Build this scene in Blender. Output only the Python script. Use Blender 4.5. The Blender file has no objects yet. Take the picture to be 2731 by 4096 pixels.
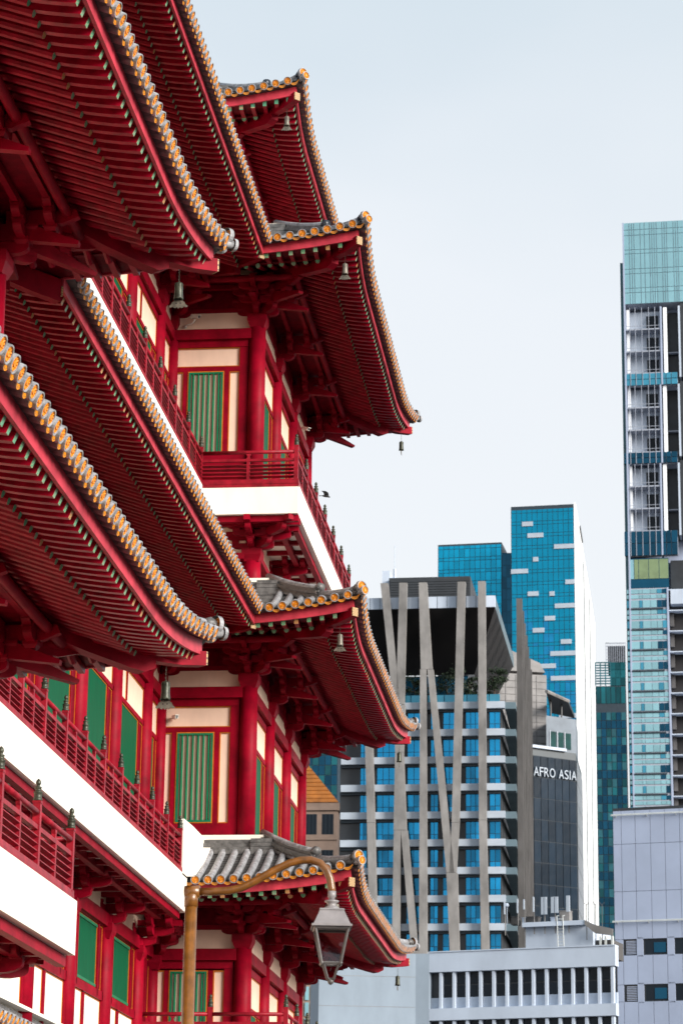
import bpy, math, random
from mathutils import Vector, Matrix
random.seed(7)
scene = bpy.context.scene
R = math.radians
# ------------------------------------------------------------------ camera
CAM = Vector((0.0, 0.0, 1.6))
PITCH, YAW, ROLL, FPX = 0.2914, -0.1135, 0.0136, 10530.0
_F = Vector((math.sin(YAW)*math.cos(PITCH), math.cos(YAW)*math.cos(PITCH), math.sin(PITCH)))
_R = Vector((math.cos(YAW), -math.sin(YAW), 0))
_U = _R.cross(_F)
CR = math.cos(ROLL)*_R + math.sin(ROLL)*_U
CU = -math.sin(ROLL)*_R + math.cos(ROLL)*_U
cd = bpy.data.cameras.new('camera'); co = bpy.data.objects.new('camera', cd)
scene.collection.objects.link(co)
co.matrix_world = Matrix(((CR.x, CU.x, -_F.x, CAM.x), (CR.y, CU.y, -_F.y, CAM.y), (CR.z, CU.z, -_F.z, CAM.z), (0, 0, 0, 1)))
cd.sensor_fit = 'VERTICAL'; cd.sensor_height = 36.0; cd.lens = FPX/4096*36
cd.dof.use_dof = True; cd.dof.focus_distance = 56.0; cd.dof.aperture_fstop = 3.4
cd.clip_start = 0.5; cd.clip_end = 9000
scene.camera = co
scene.render.resolution_x, scene.render.resolution_y = 682, 1024
# ------------------------------------------------------------------ sky and sun
EXPO = 2.05
SUN_EL, SUN_AZ = 20.0, 122.0            # azimuth clockwise from +Y
w = bpy.data.worlds.new('World'); scene.world = w; w.use_nodes = True
nt = w.node_tree; nt.nodes.clear()
out = nt.nodes.new('ShaderNodeOutputWorld'); bg = nt.nodes.new('ShaderNodeBackground')
sky = nt.nodes.new('ShaderNodeTexSky'); sky.sky_type = 'NISHITA'; sky.sun_disc = False
sky.sun_elevation = R(SUN_EL); sky.sun_rotation = R(SUN_AZ); sky.dust_density = 4.0; sky.air_density = 1.0
# bright haze near the horizon that thins with height, over the clear sky
veil = nt.nodes.new('ShaderNodeValToRGB'); ve = veil.color_ramp.elements
ve[0].position = .0; ve[0].color = (.925, .93, .935, 1); ve[1].position = .60; ve[1].color = (.50, .62, .72, 1)
for p_, c_ in ((.22, (.90, .915, .93, 1)), (.36, (.855, .89, .925, 1)), (.455, (.69, .775, .835, 1))):
    e_ = ve.new(p_); e_.color = c_
tc = nt.nodes.new('ShaderNodeTexCoord'); sxyz = nt.nodes.new('ShaderNodeSeparateXYZ')
nz = nt.nodes.new('ShaderNodeTexNoise'); nz.inputs['Scale'].default_value = 2.6; nz.inputs['Detail'].default_value = 4; nz.inputs['Roughness'].default_value = .5
mpn = nt.nodes.new('ShaderNodeMapping'); mpn.inputs['Scale'].default_value = (1, 1, 2.5); nt.links.new(tc.outputs['Generated'], mpn.inputs['Vector'])
nt.links.new(mpn.outputs[0], nz.inputs['Vector']); nt.links.new(tc.outputs['Generated'], sxyz.inputs[0])
wob = nt.nodes.new('ShaderNodeMath'); wob.operation = 'MULTIPLY_ADD'; wob.inputs[1].default_value = .22; nt.links.new(nz.outputs['Fac'], wob.inputs[0])
sub_ = nt.nodes.new('ShaderNodeMath'); sub_.operation = 'SUBTRACT'; sub_.inputs[1].default_value = .11; nt.links.new(sxyz.outputs['Z'], sub_.inputs[0]); nt.links.new(sub_.outputs[0], wob.inputs[2])
nt.links.new(wob.outputs[0], veil.inputs['Fac'])
SKY_K = 1.06 * 2.0 ** -EXPO / .06
scl = nt.nodes.new('ShaderNodeMix'); scl.data_type = 'RGBA'; scl.blend_type = 'MULTIPLY'; scl.inputs['Factor'].default_value = 1.0
nt.links.new(veil.outputs[0], scl.inputs['A']); scl.inputs['B'].default_value = (SKY_K, SKY_K, SKY_K, 1)
mx = nt.nodes.new('ShaderNodeMix'); mx.data_type = 'RGBA'; mx.inputs['Factor'].default_value = .90
nt.links.new(sky.outputs[0], mx.inputs['A']); nt.links.new(scl.outputs['Result'], mx.inputs['B'])
nt.links.new(mx.outputs['Result'], bg.inputs[0]); bg.inputs[1].default_value = 0.06
nt.links.new(bg.outputs[0], out.inputs[0])
sl = bpy.data.lights.new('sun', 'SUN'); sl.energy = 1.5; sl.angle = R(26); sl.color = (1.0, .95, .88)
so = bpy.data.objects.new('sun', sl); scene.collection.objects.link(so)
sd = Vector((math.sin(R(SUN_AZ))*math.cos(R(SUN_EL)), math.cos(R(SUN_AZ))*math.cos(R(SUN_EL)), math.sin(R(SUN_EL))))
so.rotation_euler = sd.to_track_quat('Z', 'Y').to_euler(); so.location = (60, -30, 90)
vs = scene.view_settings
vs.view_transform = 'Standard'; vs.look = 'None'; vs.gamma = 1.0; vs.use_curve_mapping = False; vs.exposure = EXPO
try: scene.cycles.max_bounces = 6; scene.cycles.diffuse_bounces = 3
except Exception: pass

# ------------------------------------------------------------------ helpers
COL = scene.collection
def lin(c):
    if isinstance(c, str):
        c = [int(c[i:i+2], 16)/255 for i in (0, 2, 4)]
        c = [x/12.92 if x <= .04045 else ((x+.055)/1.055)**2.4 for x in c]
    return (c[0], c[1], c[2], 1)
MATS = {}
def mat(name, col, rough=.5, var=.12, scale=3.0, bump=0.0, metal=0.0, spec=.5, streak=0.0, coat=0.0, col2=None):
    m = bpy.data.materials.new(name); m.use_nodes = True; n = m.node_tree.nodes; l = m.node_tree.links
    b = n['Principled BSDF']; c = lin(col)
    b.inputs['Roughness'].default_value = rough; b.inputs['Metallic'].default_value = metal
    b.inputs['Specular IOR Level'].default_value = spec
    if coat: b.inputs['Coat Weight'].default_value = coat; b.inputs['Coat Roughness'].default_value = .15
    geo = n.new('ShaderNodeNewGeometry')
    t = n.new('ShaderNodeTexNoise'); t.inputs['Scale'].default_value = scale; t.inputs['Detail'].default_value = 5; t.inputs['Roughness'].default_value = .62
    mp = n.new('ShaderNodeMapping'); l.new(geo.outputs['Position'], mp.inputs['Vector'])
    if streak: mp.inputs['Scale'].default_value = (1, 1, streak)
    l.new(mp.outputs[0], t.inputs['Vector'])
    rp = n.new('ShaderNodeValToRGB'); e = rp.color_ramp.elements
    d = lin(col2) if col2 else tuple(x*(1-2.2*var) for x in c[:3])+(1,)
    e[0].position = .3; e[0].color = d; e[1].position = .7; e[1].color = tuple(min(1, x*(1+var)) for x in c[:3])+(1,)
    l.new(t.outputs['Fac'], rp.inputs['Fac']); l.new(rp.outputs[0], b.inputs['Base Color'])
    if bump:
        t2 = n.new('ShaderNodeTexNoise'); t2.inputs['Scale'].default_value = scale*9; t2.inputs['Detail'].default_value = 4
        l.new(geo.outputs['Position'], t2.inputs['Vector'])
        bp = n.new('ShaderNodeBump'); bp.inputs['Strength'].default_value = bump; bp.inputs['Distance'].default_value = .02
        l.new(t2.outputs['Fac'], bp.inputs['Height']); l.new(bp.outputs[0], b.inputs['Normal'])
    MATS[name] = m; return m
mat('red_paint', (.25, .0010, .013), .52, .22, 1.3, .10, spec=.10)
mat('red_wood_shaded', (.155, .0006, .009), .5, .24, 4.0, .12, spec=.07)  # rafters' paint darkened: shade under the eaves is put into this colour
mat('rafter_red', (.30, .003, .018), .40, .22, 4.0, .12, spec=.16)
mat('fascia_red', (.50, .040, .065), .5, .22, 1.6, .10, spec=.2)
mat('rail_red', (.29, .008, .020), .45, .24, 3.0, .10, spec=.22)
mat('cream', (.80, .57, .44), .75, .06, 1.5, .06, streak=.4)
mat('slab_white', (.84, .79, .70), .7, .05, 1.2, .04, streak=.35)
mat('green_paint', (.0, .15, .065), .42, .10, 2.5, .05)
mat('green_panel', (.0, .085, .036), .5, .12, 14, .0, streak=.05, spec=.08)
mat('orange_trim', (.52, .14, .006), .45, .1, 5)
mat('tile_grey', (.125, .12, .118), .42, .28, 7.0, .25)
mat('tile_light', (.33, .33, .345), .30, .28, 9.0, .15)
mat('tile_dark', (.06, .052, .052), .6, .25, 6.0, .2)
mat('gold', (.74, .26, .010), .36, .15, 30, .1)
mat('bronze', (.06, .065, .045), .42, .3, 9.0, .15, metal=.35)
mat('bell_metal', (.17, .15, .12), .45, .25, 9.0, .15, metal=.3)
mat('ornament_dark', (.018, .022, .034), .35, .3, 8.0, .2)
mat('dark_gap', (.02, .008, .01), .8, .1, 3)
def end_mat(name, c1, c2, c3, lines):
    m = bpy.data.materials.new(name); m.use_nodes = True; n = m.node_tree.nodes; l = m.node_tree.links
    b = n['Principled BSDF']; b.inputs['Roughness'].default_value = .45
    tc = n.new('ShaderNodeTexCoord'); sx = n.new('ShaderNodeSeparateXYZ'); l.new(tc.outputs['Object'], sx.inputs[0])
    def math_(op, a, b2=None):
        k = n.new('ShaderNodeMath'); k.operation = op
        for i, v in enumerate((a, b2)):
            if v is None: continue
            if isinstance(v, (int, float)): k.inputs[i].default_value = v
            else: l.new(v, k.inputs[i])
        return k.outputs[0]
    ang = math_('ARCTAN2', sx.outputs['Y'], sx.outputs['Z'])
    pet = math_('ABSOLUTE', math_('SINE', math_('MULTIPLY', ang, 4.0)))
    rad = math_('SQRT', math_('ADD', math_('MULTIPLY', sx.outputs['Y'], sx.outputs['Y']), math_('MULTIPLY', sx.outputs['Z'], sx.outputs['Z'])))
    ring = math_('ABSOLUTE', math_('SINE', math_('MULTIPLY', rad, 95.0)))
    f = math_('MULTIPLY', pet, ring)
    oi = n.new('ShaderNodeObjectInfo')
    r1 = n.new('ShaderNodeValToRGB'); r1.color_ramp.interpolation = 'CONSTANT'
    e = r1.color_ramp.elements; e[0].color = c1; e[1].position = .62; e[1].color = c2
    e3 = e.new(.8); e3.color = c3
    l.new(oi.outputs['Random'], r1.inputs['Fac'])
    mxx = n.new('ShaderNodeMix'); mxx.data_type = 'RGBA'; l.new(math_('LESS_THAN', f, .2), mxx.inputs['Factor'])
    l.new(r1.outputs[0], mxx.inputs['A']); mxx.inputs['B'].default_value = lines
    l.new(mxx.outputs['Result'], b.inputs['Base Color']); MATS[name] = m
end_mat('rafter_end', (.01, .32, .16, 1), (.10, .36, .22, 1), (.50, .19, .04, 1), (.46, .37, .22, 1))
end_mat('plate_end', (.42, .26, .10, 1), (.38, .22, .09, 1), (.34, .23, .11, 1), (.12, .06, .03, 1))

class MB:
    """collects faces of one mesh"""
    def __init__(s): s.v = []; s.f = []; s.m = []
    def add(s, V, F, mi=0):
        o = len(s.v); s.v += [tuple(x) for x in V]
        for k, f in enumerate(F):
            s.f.append(tuple(i+o for i in f)); s.m.append(mi[k] if isinstance(mi, list) else mi)
        return s
    def box(s, c, d, ax=None, mi=0):
        """box centred at c, half sizes d along axes ax"""
        X, Y, Z = ax or (Vector((1, 0, 0)), Vector((0, 1, 0)), Vector((0, 0, 1))); c = Vector(c)
        V = [c+X*(d[0]*i)+Y*(d[1]*j)+Z*(d[2]*k) for i in (-1, 1) for j in (-1, 1) for k in (-1, 1)]
        return s.add(V, [(0, 1, 3, 2), (4, 6, 7, 5), (0, 4, 5, 1), (2, 3, 7, 6), (0, 2, 6, 4), (1, 5, 7, 3)], mi)
    def bb(s, a, b, mi=0):
        a = Vector(a); b = Vector(b); d = (b-a)/2
        return s.box((a+b)/2, (abs(d.x), abs(d.y), abs(d.z)), None, mi)
    def sweep(s, pts, prof, side, up=None, mi=0, cap=True, closed=True):
        """profile (list of (a,b)) swept along pts; a along side[i], b along up[i]"""
        n = len(prof); V = []
        for i, p in enumerate(pts):
            sd_ = side[i] if isinstance(side, list) else side
            u_ = (up[i] if isinstance(up, list) else up) if up is not None else Vector((0, 0, 1))
            V += [Vector(p)+sd_*a+u_*b for a, b in prof]
        F = []
        for i in range(len(pts)-1):
            for k in range(n if closed else n-1):
                k2 = (k+1) % n; F.append((i*n+k, i*n+k2, (i+1)*n+k2, (i+1)*n+k))
        if cap and closed: F += [tuple(range(n))[::-1], tuple((len(pts)-1)*n+k for k in range(n))]
        return s.add(V, F, mi)
    def tube(s, pts, r, n=8, mi=0, cap=True):
        pts = [Vector(p) for p in pts]; rr = r if isinstance(r, (list, tuple)) else [r]*len(pts); V = []
        d0 = None
        for i, p in enumerate(pts):
            d = (pts[min(i+1, len(pts)-1)]-pts[max(i-1, 0)]).normalized()
            a = Vector((0, 0, 1)) if abs(d.z) < .9 else Vector((1, 0, 0))
            x = d.cross(a).normalized(); y = x.cross(d)
            V += [p+(x*math.cos(2*math.pi*k/n)+y*math.sin(2*math.pi*k/n))*rr[i] for k in range(n)]
        F = [(i*n+k, i*n+(k+1) % n, (i+1)*n+(k+1) % n, (i+1)*n+k) for i in range(len(pts)-1) for k in range(n)]
        if cap: F += [tuple(range(n))[::-1], tuple((len(pts)-1)*n+k for k in range(n))]
        return s.add(V, F, mi)
    def lathe(s, c, prof, n=12, ax=None, mi=0, wob=None):
        """prof: list (r, h) around axis Z of ax at c"""
        X, Y, Z = ax or (Vector((1, 0, 0)), Vector((0, 1, 0)), Vector((0, 0, 1))); c = Vector(c); V = []
        for r, h in prof:
            for k in range(n):
                a = 2*math.pi*k/n; V.append(c+X*(r*math.cos(a))+Y*(r*math.sin(a))+Z*(h+(wob(r, h, a) if wob else 0)))
        F = [(i*n+k, i*n+(k+1) % n, (i+1)*n+(k+1) % n, (i+1)*n+k) for i in range(len(prof)-1) for k in range(n)]
        if prof[0][0] > 1e-4: F.append(tuple(range(n))[::-1])
        if prof[-1][0] > 1e-4: F.append(tuple((len(prof)-1)*n+k for k in range(n)))
        return s.add(V, F, mi)
    def prism(s, poly, o, X, Y, Z, th, mi=0):
        """poly in (X,Y) plane at o, extruded +-th along Z"""
        n = len(poly); o = Vector(o)
        V = [o+X*a+Y*b-Z*th for a, b in poly]+[o+X*a+Y*b+Z*th for a, b in poly]
        F = [tuple(range(n))[::-1], tuple(range(n, 2*n))]+[(k, (k+1) % n, n+(k+1) % n, n+k) for k in range(n)]
        return s.add(V, F, mi)
    def mesh(s, name, mats, smooth=False):
        me = bpy.data.meshes.new(name); me.from_pydata(s.v, [], s.f)
        for m in mats: me.materials.append(MATS[m])
        if len(mats) > 1: me.polygons.foreach_set('material_index', s.m)
        if smooth: me.polygons.foreach_set('use_smooth', [True]*len(me.polygons))
        me.update(); return me
def link(name, me, parent=None, M=None, smooth_angle=None):
    o = bpy.data.objects.new(name, me); COL.objects.link(o)
    if M is not None: o.matrix_world = M
    if parent is not None:
        o.parent = parent
        if parent.get('_root') is not None: o.matrix_parent_inverse = Matrix.Translation(-Vector(parent['_root']))
        if M is not None: o.matrix_basis = M
    return o
def part(name, mb, mats, parent, smooth=False, label=None, kind=None):
    if isinstance(mats, str): mats = [mats]
    o = link(name, mb.mesh(name, mats, smooth), parent)
    if label: o['label'] = label
    if kind: o['kind'] = kind
    return o
ROOTS = []
def thing(name, loc, label, cat, group=None):
    o = bpy.data.objects.new(name, None); COL.objects.link(o); o.location = loc; o.empty_display_size = .3
    o['label'] = label; o['category'] = cat; o['_root'] = tuple(loc); ROOTS.append(o)
    if group: o['group'] = group
    return o
def solo(name, mb, mats, label, cat, group=None, smooth=False):
    if isinstance(mats, str): mats = [mats]
    o = link(name, mb.mesh(name, mats, smooth)); o['label'] = label; o['category'] = cat
    if group: o['group'] = group
    return o
def setting(name, mb, mats, kind='structure'):
    o = link(name, mb.mesh(name, [mats] if isinstance(mats, str) else mats)); o['kind'] = kind; return o
def project(p):
    d = Vector(p)-CAM; k = d.dot(_F)
    if k < 1: return (-9e9, -9e9, k)
    return (1365.5+FPX*d.dot(CR)/k, 2048-FPX*d.dot(CU)/k, k)
# repeated pieces: the largest in view become objects of their own, the rest one joined part
PIECES = {}
def piece(name, parent, mb, mats, M=None, smooth=False):
    """mb: an MB or a shared mesh tuple (MB, mesh)"""
    PIECES.setdefault((name, parent.get('_of', '')), []).append((parent, mb, [mats] if isinstance(mats, str) else mats, M, smooth))
def flush(limit=290):
    for (name, _), L in PIECES.items():
        sc = []
        for k, (pa, mb, mats, M, smooth) in enumerate(L):
            V = (mb[0] if isinstance(mb, tuple) else mb).v
            c = sum((Vector(v) for v in V), Vector())/len(V)
            if M is not None: c = M @ c
            x, y, dep = project(c)
            off = not (-80 < x < 2811 and -80 < y < 4176)
            sc.append((off, dep, k))
        sc.sort()
        rest = {}
        for r, (off, dep, k) in enumerate(sc):
            pa, mb, mats, M, smooth = L[k]
            if r < limit:
                if isinstance(mb, tuple): me = mb[1]
                else: me = mb.mesh(name, mats, smooth)
                link(name, me, pa, M)
            else:
                R_ = rest.setdefault(tuple(mats), [pa, MB(), smooth])
                b = mb[0] if isinstance(mb, tuple) else mb
                R_[1].add([(M @ Vector(v)) if M is not None else v for v in b.v], b.f, list(b.m))
        for mats, (pa, b, smooth) in rest.items():
            o = link(name, b.mesh(name, list(mats), smooth), pa); o['kind'] = 'stuff'
    PIECES.clear()
def frame(o, X, Y, Z):
    return Matrix(((X.x, Y.x, Z.x, o.x), (X.y, Y.y, Z.y, o.y), (X.z, Y.z, Z.z, o.z), (0, 0, 0, 1)))
ZZ = Vector((0, 0, 1)); XX = Vector((1, 0, 0)); YY = Vector((0, 1, 0))

# ------------------------------------------------------------------ ground
mat('asphalt', (.055, .055, .058), .85, .2, .6, .3)
mat('paving', (.045, .043, .04), .8, .15, .8, .2)
g = MB(); g.add([(-3000, -3000, 0), (3000, -3000, 0), (3000, 4500, 0), (-3000, 4500, 0)], [(0, 1, 2, 3)])
setting('ground', g, 'paving')
g = MB(); g.add([(-4, -300, .004), (12, -300, .004), (12, 420, .004), (-4, 420, .004)], [(0, 1, 2, 3)])
setting('road', g, 'asphalt')

# ------------------------------------------------------------------ temple
XR, XL = -10.95, -13.6            # wall planes: pavilions, recessed wing
YN, YF, YB = 41.9, 73.3, 85.0     # far wall of near pavilion, front and back wall of far pavilion
OV, UP, FL, LF = 3.45, .44, .17, 4.2
temple = thing('temple', (-16, 60, 0), 'red and gold Chinese temple with stacked curved tiled roofs and white balconies', 'temple')
class Side:
    def __init__(s, A, B, n, ea, eb, ze, up=UP):
        s.A = Vector((A[0], A[1], 0)); B = Vector((B[0], B[1], 0)); s.n = Vector((n[0], n[1], 0)); s.u = (B-s.A).normalized()
        s.L = (B-s.A).length; s.ea = ea; s.eb = eb; s.ze = ze; s.up = up
    def ww(s, q):
        r = 0; sg = 0
        if s.ea == 'hip':
            d = max(0, q+OV); k = max(0, 1-d/LF)**2
            if k > r: r = k; sg = -1
        if s.eb == 'hip':
            d = max(0, s.L+OV-q); k = max(0, 1-d/LF)**2
            if k > r: r = k; sg = 1
        return r, sg
    def P(s, q, t, z):
        k, sg = s.ww(q); a = min(1.05, max(0, t)/OV); f = FL*k*a*a
        p = s.A+s.u*q+s.n*t+(s.n+s.u*sg)*f
        p.z = z+s.up*k*a**1.6; return p
    def lo(s, t): return -t if s.ea == 'hip' else (t if s.ea == 'valley' else 0)
    def hi(s, t): return s.L+(t if s.eb == 'hip' else (-t if s.eb == 'valley' else 0))
    def tmin(s, q):
        r = 0
        if q < 0: r = -q
        if q > s.L: r = max(r, q-s.L)
        return r
    def span(s, t, n): a, b = s.lo(t), s.hi(t); return [a+(b-a)*i/n for i in range(n+1)]
# shared small pieces
def tile_end_mesh():
    b = MB(); n = 20
    rp = [(.0, .030), (.030, .034), (.034, .020), (.078, .020), (.083, .032), (.087, .020), (.103, .018), (.106, .040), (.124, .040), (.126, -.03)]
    # local: X outwards, disc in YZ; petals as raised relief
    for i, (r, h) in enumerate(rp):
        for k in range(n):
            a = 2*math.pi*k/n
            hh = h
            if i == 3: hh = h+(.016 if k % 2 == 0 else -.004)
            if i == 2: hh = h-(.0 if k % 2 == 0 else .004)
            b.v.append((hh, r*math.cos(a), r*math.sin(a)))
    for i in range(len(rp)-1):
        for k in range(n):
            b.f.append((i*n+k, i*n+(k+1) % n, (i+1)*n+(k+1) % n, (i+1)*n+k)); b.m.append(0 if i < 6 else 1)
    return b
_te = tile_end_mesh(); TE = (_te, _te.mesh('tile_end', ['gold', 'tile_light']))
def drip_mesh():
    b = MB(); n = 8; hw = .150
    for i in range(n+1):
        a = -1+2*i/n; y = a*hw; sag = -.075*(1-a*a)
        for dz, x in ((.015, 0), (-.028, .006), (-.034, .006), (-.062*(1-.55*a*a), .010), (-.045*(1-.55*a*a), -.24), (.015, -.24)):
            b.v.append((x, y, sag+dz))
    for i in range(n):
        for k in range(6):
            b.f.append((i*6+k, i*6+(k+1) % 6, (i+1)*6+(k+1) % 6, (i+1)*6+k)); b.m.append(1 if k in (1,) else 0 if k == 2 else (0 if k == 0 else 1))
    return b
_dm = drip_mesh(); DM = (_dm, _dm.mesh('drip_tile', ['gold', 'tile_grey']))
SP = .345
TILT = Matrix.Rotation(R(23), 4, 'Y')
def ztop(ze, t): d = OV-t; return ze+.36*d+.05*d*d
TSQ = 3.13
def zsq(ze, t): d = TSQ-t; return ze-.385+.085*d+.08*d*d
def zrd(ze, t): return ze-.36+.33*(2.37-t)
def roof_side(S, t_top=1.1, qlo=None, qhi=None, ridge=True, ledge=True, thin=False):
    ze = S.ze; n = S.n; u = S.u
    a0 = S.lo(OV) if qlo is None else qlo; b0 = S.hi(OV) if qhi is None else qhi
    # --- pan tile sheet (stepped) is the roof part itself
    pan = MB(); ns = max(4, int((b0-a0)/.5)); steps = []
    t = 3.43
    while t > t_top:
        steps.append((t, ztop(ze, t)-.035)); t -= .13; steps.append((t, ztop(ze, t)-.065))
    def lim(t, i):
        a, b = S.lo(t), S.hi(t)
        if qlo is not None: a = max(a, a0)
        if qhi is not None: b = min(b, b0)
        return a+(b-a)*i/ns
    for (t, z) in steps:
        for i in range(ns+1): pan.v.append(tuple(S.P(lim(t, i), t, z)))
    for j in range(len(steps)-1):
        for i in range(ns):
            k = j*(ns+1)+i; pan.f.append((k, k+1, k+ns+2, k+ns+1)); pan.m.append(0)
    roof = part('roof', pan, ['tile_grey'], temple)
    roof['_of'] = 't'
    # --- soffit boards
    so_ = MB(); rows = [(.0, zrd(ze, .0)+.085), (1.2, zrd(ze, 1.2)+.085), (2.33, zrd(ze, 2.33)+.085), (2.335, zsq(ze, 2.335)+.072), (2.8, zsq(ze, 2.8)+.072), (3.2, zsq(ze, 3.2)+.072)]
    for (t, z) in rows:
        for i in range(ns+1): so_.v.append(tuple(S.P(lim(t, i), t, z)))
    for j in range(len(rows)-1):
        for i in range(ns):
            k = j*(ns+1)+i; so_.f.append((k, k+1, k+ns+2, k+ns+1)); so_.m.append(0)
    part('soffit', so_, 'red_wood_shaded', roof)
    # --- fascia, eave batten, tile bed: swept strips
    def strip(t0, z0, z1, th, name, m, dn=0):
        b = MB(); pts = []; N = ns*2
        sd = []
        for i in range(N+1):
            lo_, hi_ = S.lo(t0), S.hi(t0); q = lo_+(hi_-lo_)*i/N
            pts.append(S.P(q, t0, ze)); sd.append(n)
        b.sweep(pts, [(-th, z0), (th, z0), (th, z1), (-th, z1)], sd)
        return part(name, b, m, roof)
    strip(3.205, -.345, -.075, .03, 'fascia', 'fascia_red')
    strip(3.30, -.078, -.01, .10, 'tile_bed', 'tile_dark')
    strip(2.30, -.275, -.205, .05, 'eave_batten', 'red_wood_shaded')
    b = MB(); qs = [S.lo(1.28)+(S.hi(1.28)-S.lo(1.28))*i/12 for i in range(13)]
    b.tube([S.P(q, 1.28, ze-.29) for q in qs], .095, 10); part('purlin', b, 'red_paint', roof, True)
    # --- stations
    q = a0+(.16 if S.ea == 'hip' else .20)
    end0 = b0-(.16 if S.eb == 'hip' else .12); end = end0; k = 0; q_t0 = q-.01
    if S.ea == 'valley': q -= 3*SP
    if S.eb == 'valley': end += 3*SP
    while q < end:
        tm = S.tmin(q)
        def clear(t): return q > S.lo(t)+.06 and q < S.hi(t)-.06
        # flying rafter
        t0 = max(tm+.04, 2.05)
        if t0 < 3.05 and clear(TSQ):
            b = MB(); m = 5; O = S.P(q, TSQ, zsq(ze, TSQ)); hw, hh = .058, .064
            for i in range(m):
                t = TSQ+(t0-TSQ)*i/(m-1); p = S.P(q, t, zsq(ze, t))-O
                x, y, z = p.dot(n), p.dot(u), p.z
                for dy, dz in ((-hw, -hh), (hw, -hh), (hw, hh), (-hw, hh)): b.v.append((x+(dz*.42 if i == 0 else 0), y+dy, z+dz))
            b.f = [(0, 1, 2, 3)]; b.m = [1]
            for i in range(m-1):
                for j in range(4):
                    b.f.append((i*4+j, (i+1)*4+j, (i+1)*4+(j+1) % 4, i*4+(j+1) % 4)); b.m.append(0)
            piece('flying_rafter', roof, b, ['rafter_red', 'rafter_end'], frame(O, n, u, ZZ))
        t0 = max(tm+.04, .75)
        if t0 < 2.25 and clear(2.4):
            b = MB(); m = 3; O = S.P(q, 2.40, zrd(ze, 2.40)); nn = 8; r = .070
            for i in range(m):
                t = 2.40+(t0-2.40)*i/(m-1); p = S.P(q, t, zrd(ze, t))-O
                x, y, z = p.dot(n), p.dot(u), p.z
                for j in range(nn):
                    a = 2*math.pi*j/nn; b.v.append((x+(r*math.sin(a)*.42 if i == 0 else 0), y+r*math.cos(a), z+r*math.sin(a)))
            b.f = [tuple(range(nn))]; b.m = [1]
            for i in range(m-1):
                for j in range(nn):
                    b.f.append((i*nn+j, (i+1)*nn+j, (i+1)*nn+(j+1) % nn, i*nn+(j+1) % nn)); b.m.append(0)
            piece('round_rafter', roof, b, ['rafter_red', 'rafter_end'], frame(O, n, u, ZZ))
        # cover tile row with its end disc, drip tile beside it
        tiles = q_t0 < q < end0
        tt = max(tm+.1, t_top)
        if tt < 3.35 and tiles:
            b = MB(); O = S.P(q, 3.46, ztop(ze, 3.46)); nseg = max(1, int((3.46-tt)/.33)); nn = 6; r = .098
            nseg = max(2, nseg)
            for i in range(nseg+1):
                t = 3.46+(tt-3.46)*i/nseg; p = S.P(q, t, ztop(ze, t))-O
                for j in range(nn+1):
                    a = -.25+(math.pi+.5)*j/nn; b.v.append((p.dot(n), p.dot(u)+r*math.cos(a), p.z+r*math.sin(a)))
            for i in range(nseg):
                for j in range(nn): b.f.append((i*(nn+1)+j, i*(nn+1)+j+1, (i+1)*(nn+1)+j+1, (i+1)*(nn+1)+j)); b.m.append(0)
            piece('cover_tile', roof, b, ['tile_light'], frame(O, n, u, ZZ), True)
        if tiles: piece('tile_end', roof, TE, ['gold', 'tile_light'], frame(S.P(q, 3.475, ze), n, u, ZZ) @ TILT @ Matrix.Rotation(random.uniform(-.05, .05), 4, 'Z') @ Matrix.Rotation(random.uniform(-.05, .05), 4, 'Y') @ Matrix.Rotation(random.uniform(0, 6.28), 4, 'X') @ Matrix.Scale(random.uniform(.97, 1.03), 4))
        if tiles and q+SP < end0+.2:
            qa = S.P(q+.02, 3.44, ze); qb = S.P(q+SP-.02, 3.44, ze); d = (qb-qa); uu = d.normalized(); zz = n.cross(uu)
            if zz.z < 0: zz = -zz
            piece('drip_tile', roof, DM, ['gold', 'tile_grey'], frame((qa+qb)/2+Vector((0, 0, -.02)), n, uu, zz) @ Matrix.Rotation(R(16), 4, 'Y'))
        q += SP; k += 1
    # ridge courses against the wall above
    if ridge:
        for j in range(4):
            z0 = ztop(ze, t_top)-.06+.115*j; d = .05 if j % 2 == 0 else .02
            b = MB(); lo_, hi_ = S.lo(t_top), S.hi(t_top)
            pa, pb = S.P(lo_, t_top, z0), S.P(hi_, t_top, z0); pa.z = pb.z = z0
            b.sweep([pa, pb], [(-.8, 0), (d-.12*j*.6, 0), (d-.12*j*.6, .105), (-.8, .105)], n)
            part('ridge_course', b, 'tile_grey', roof)
    if ledge:
        b = MB(); lo_, hi_ = S.lo(.75), S.hi(.75); z0 = ztop(ze, t_top)+.40
        pa, pb = S.P(lo_, .75, z0), S.P(hi_, .75, z0); pa.z = pb.z = z0
        b.sweep([pa, pb], [(-.8, 0), (0, 0), (0, .15), (-.8, .15)], n); part('ledge', b, 'slab_white', roof)
    return roof
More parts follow.
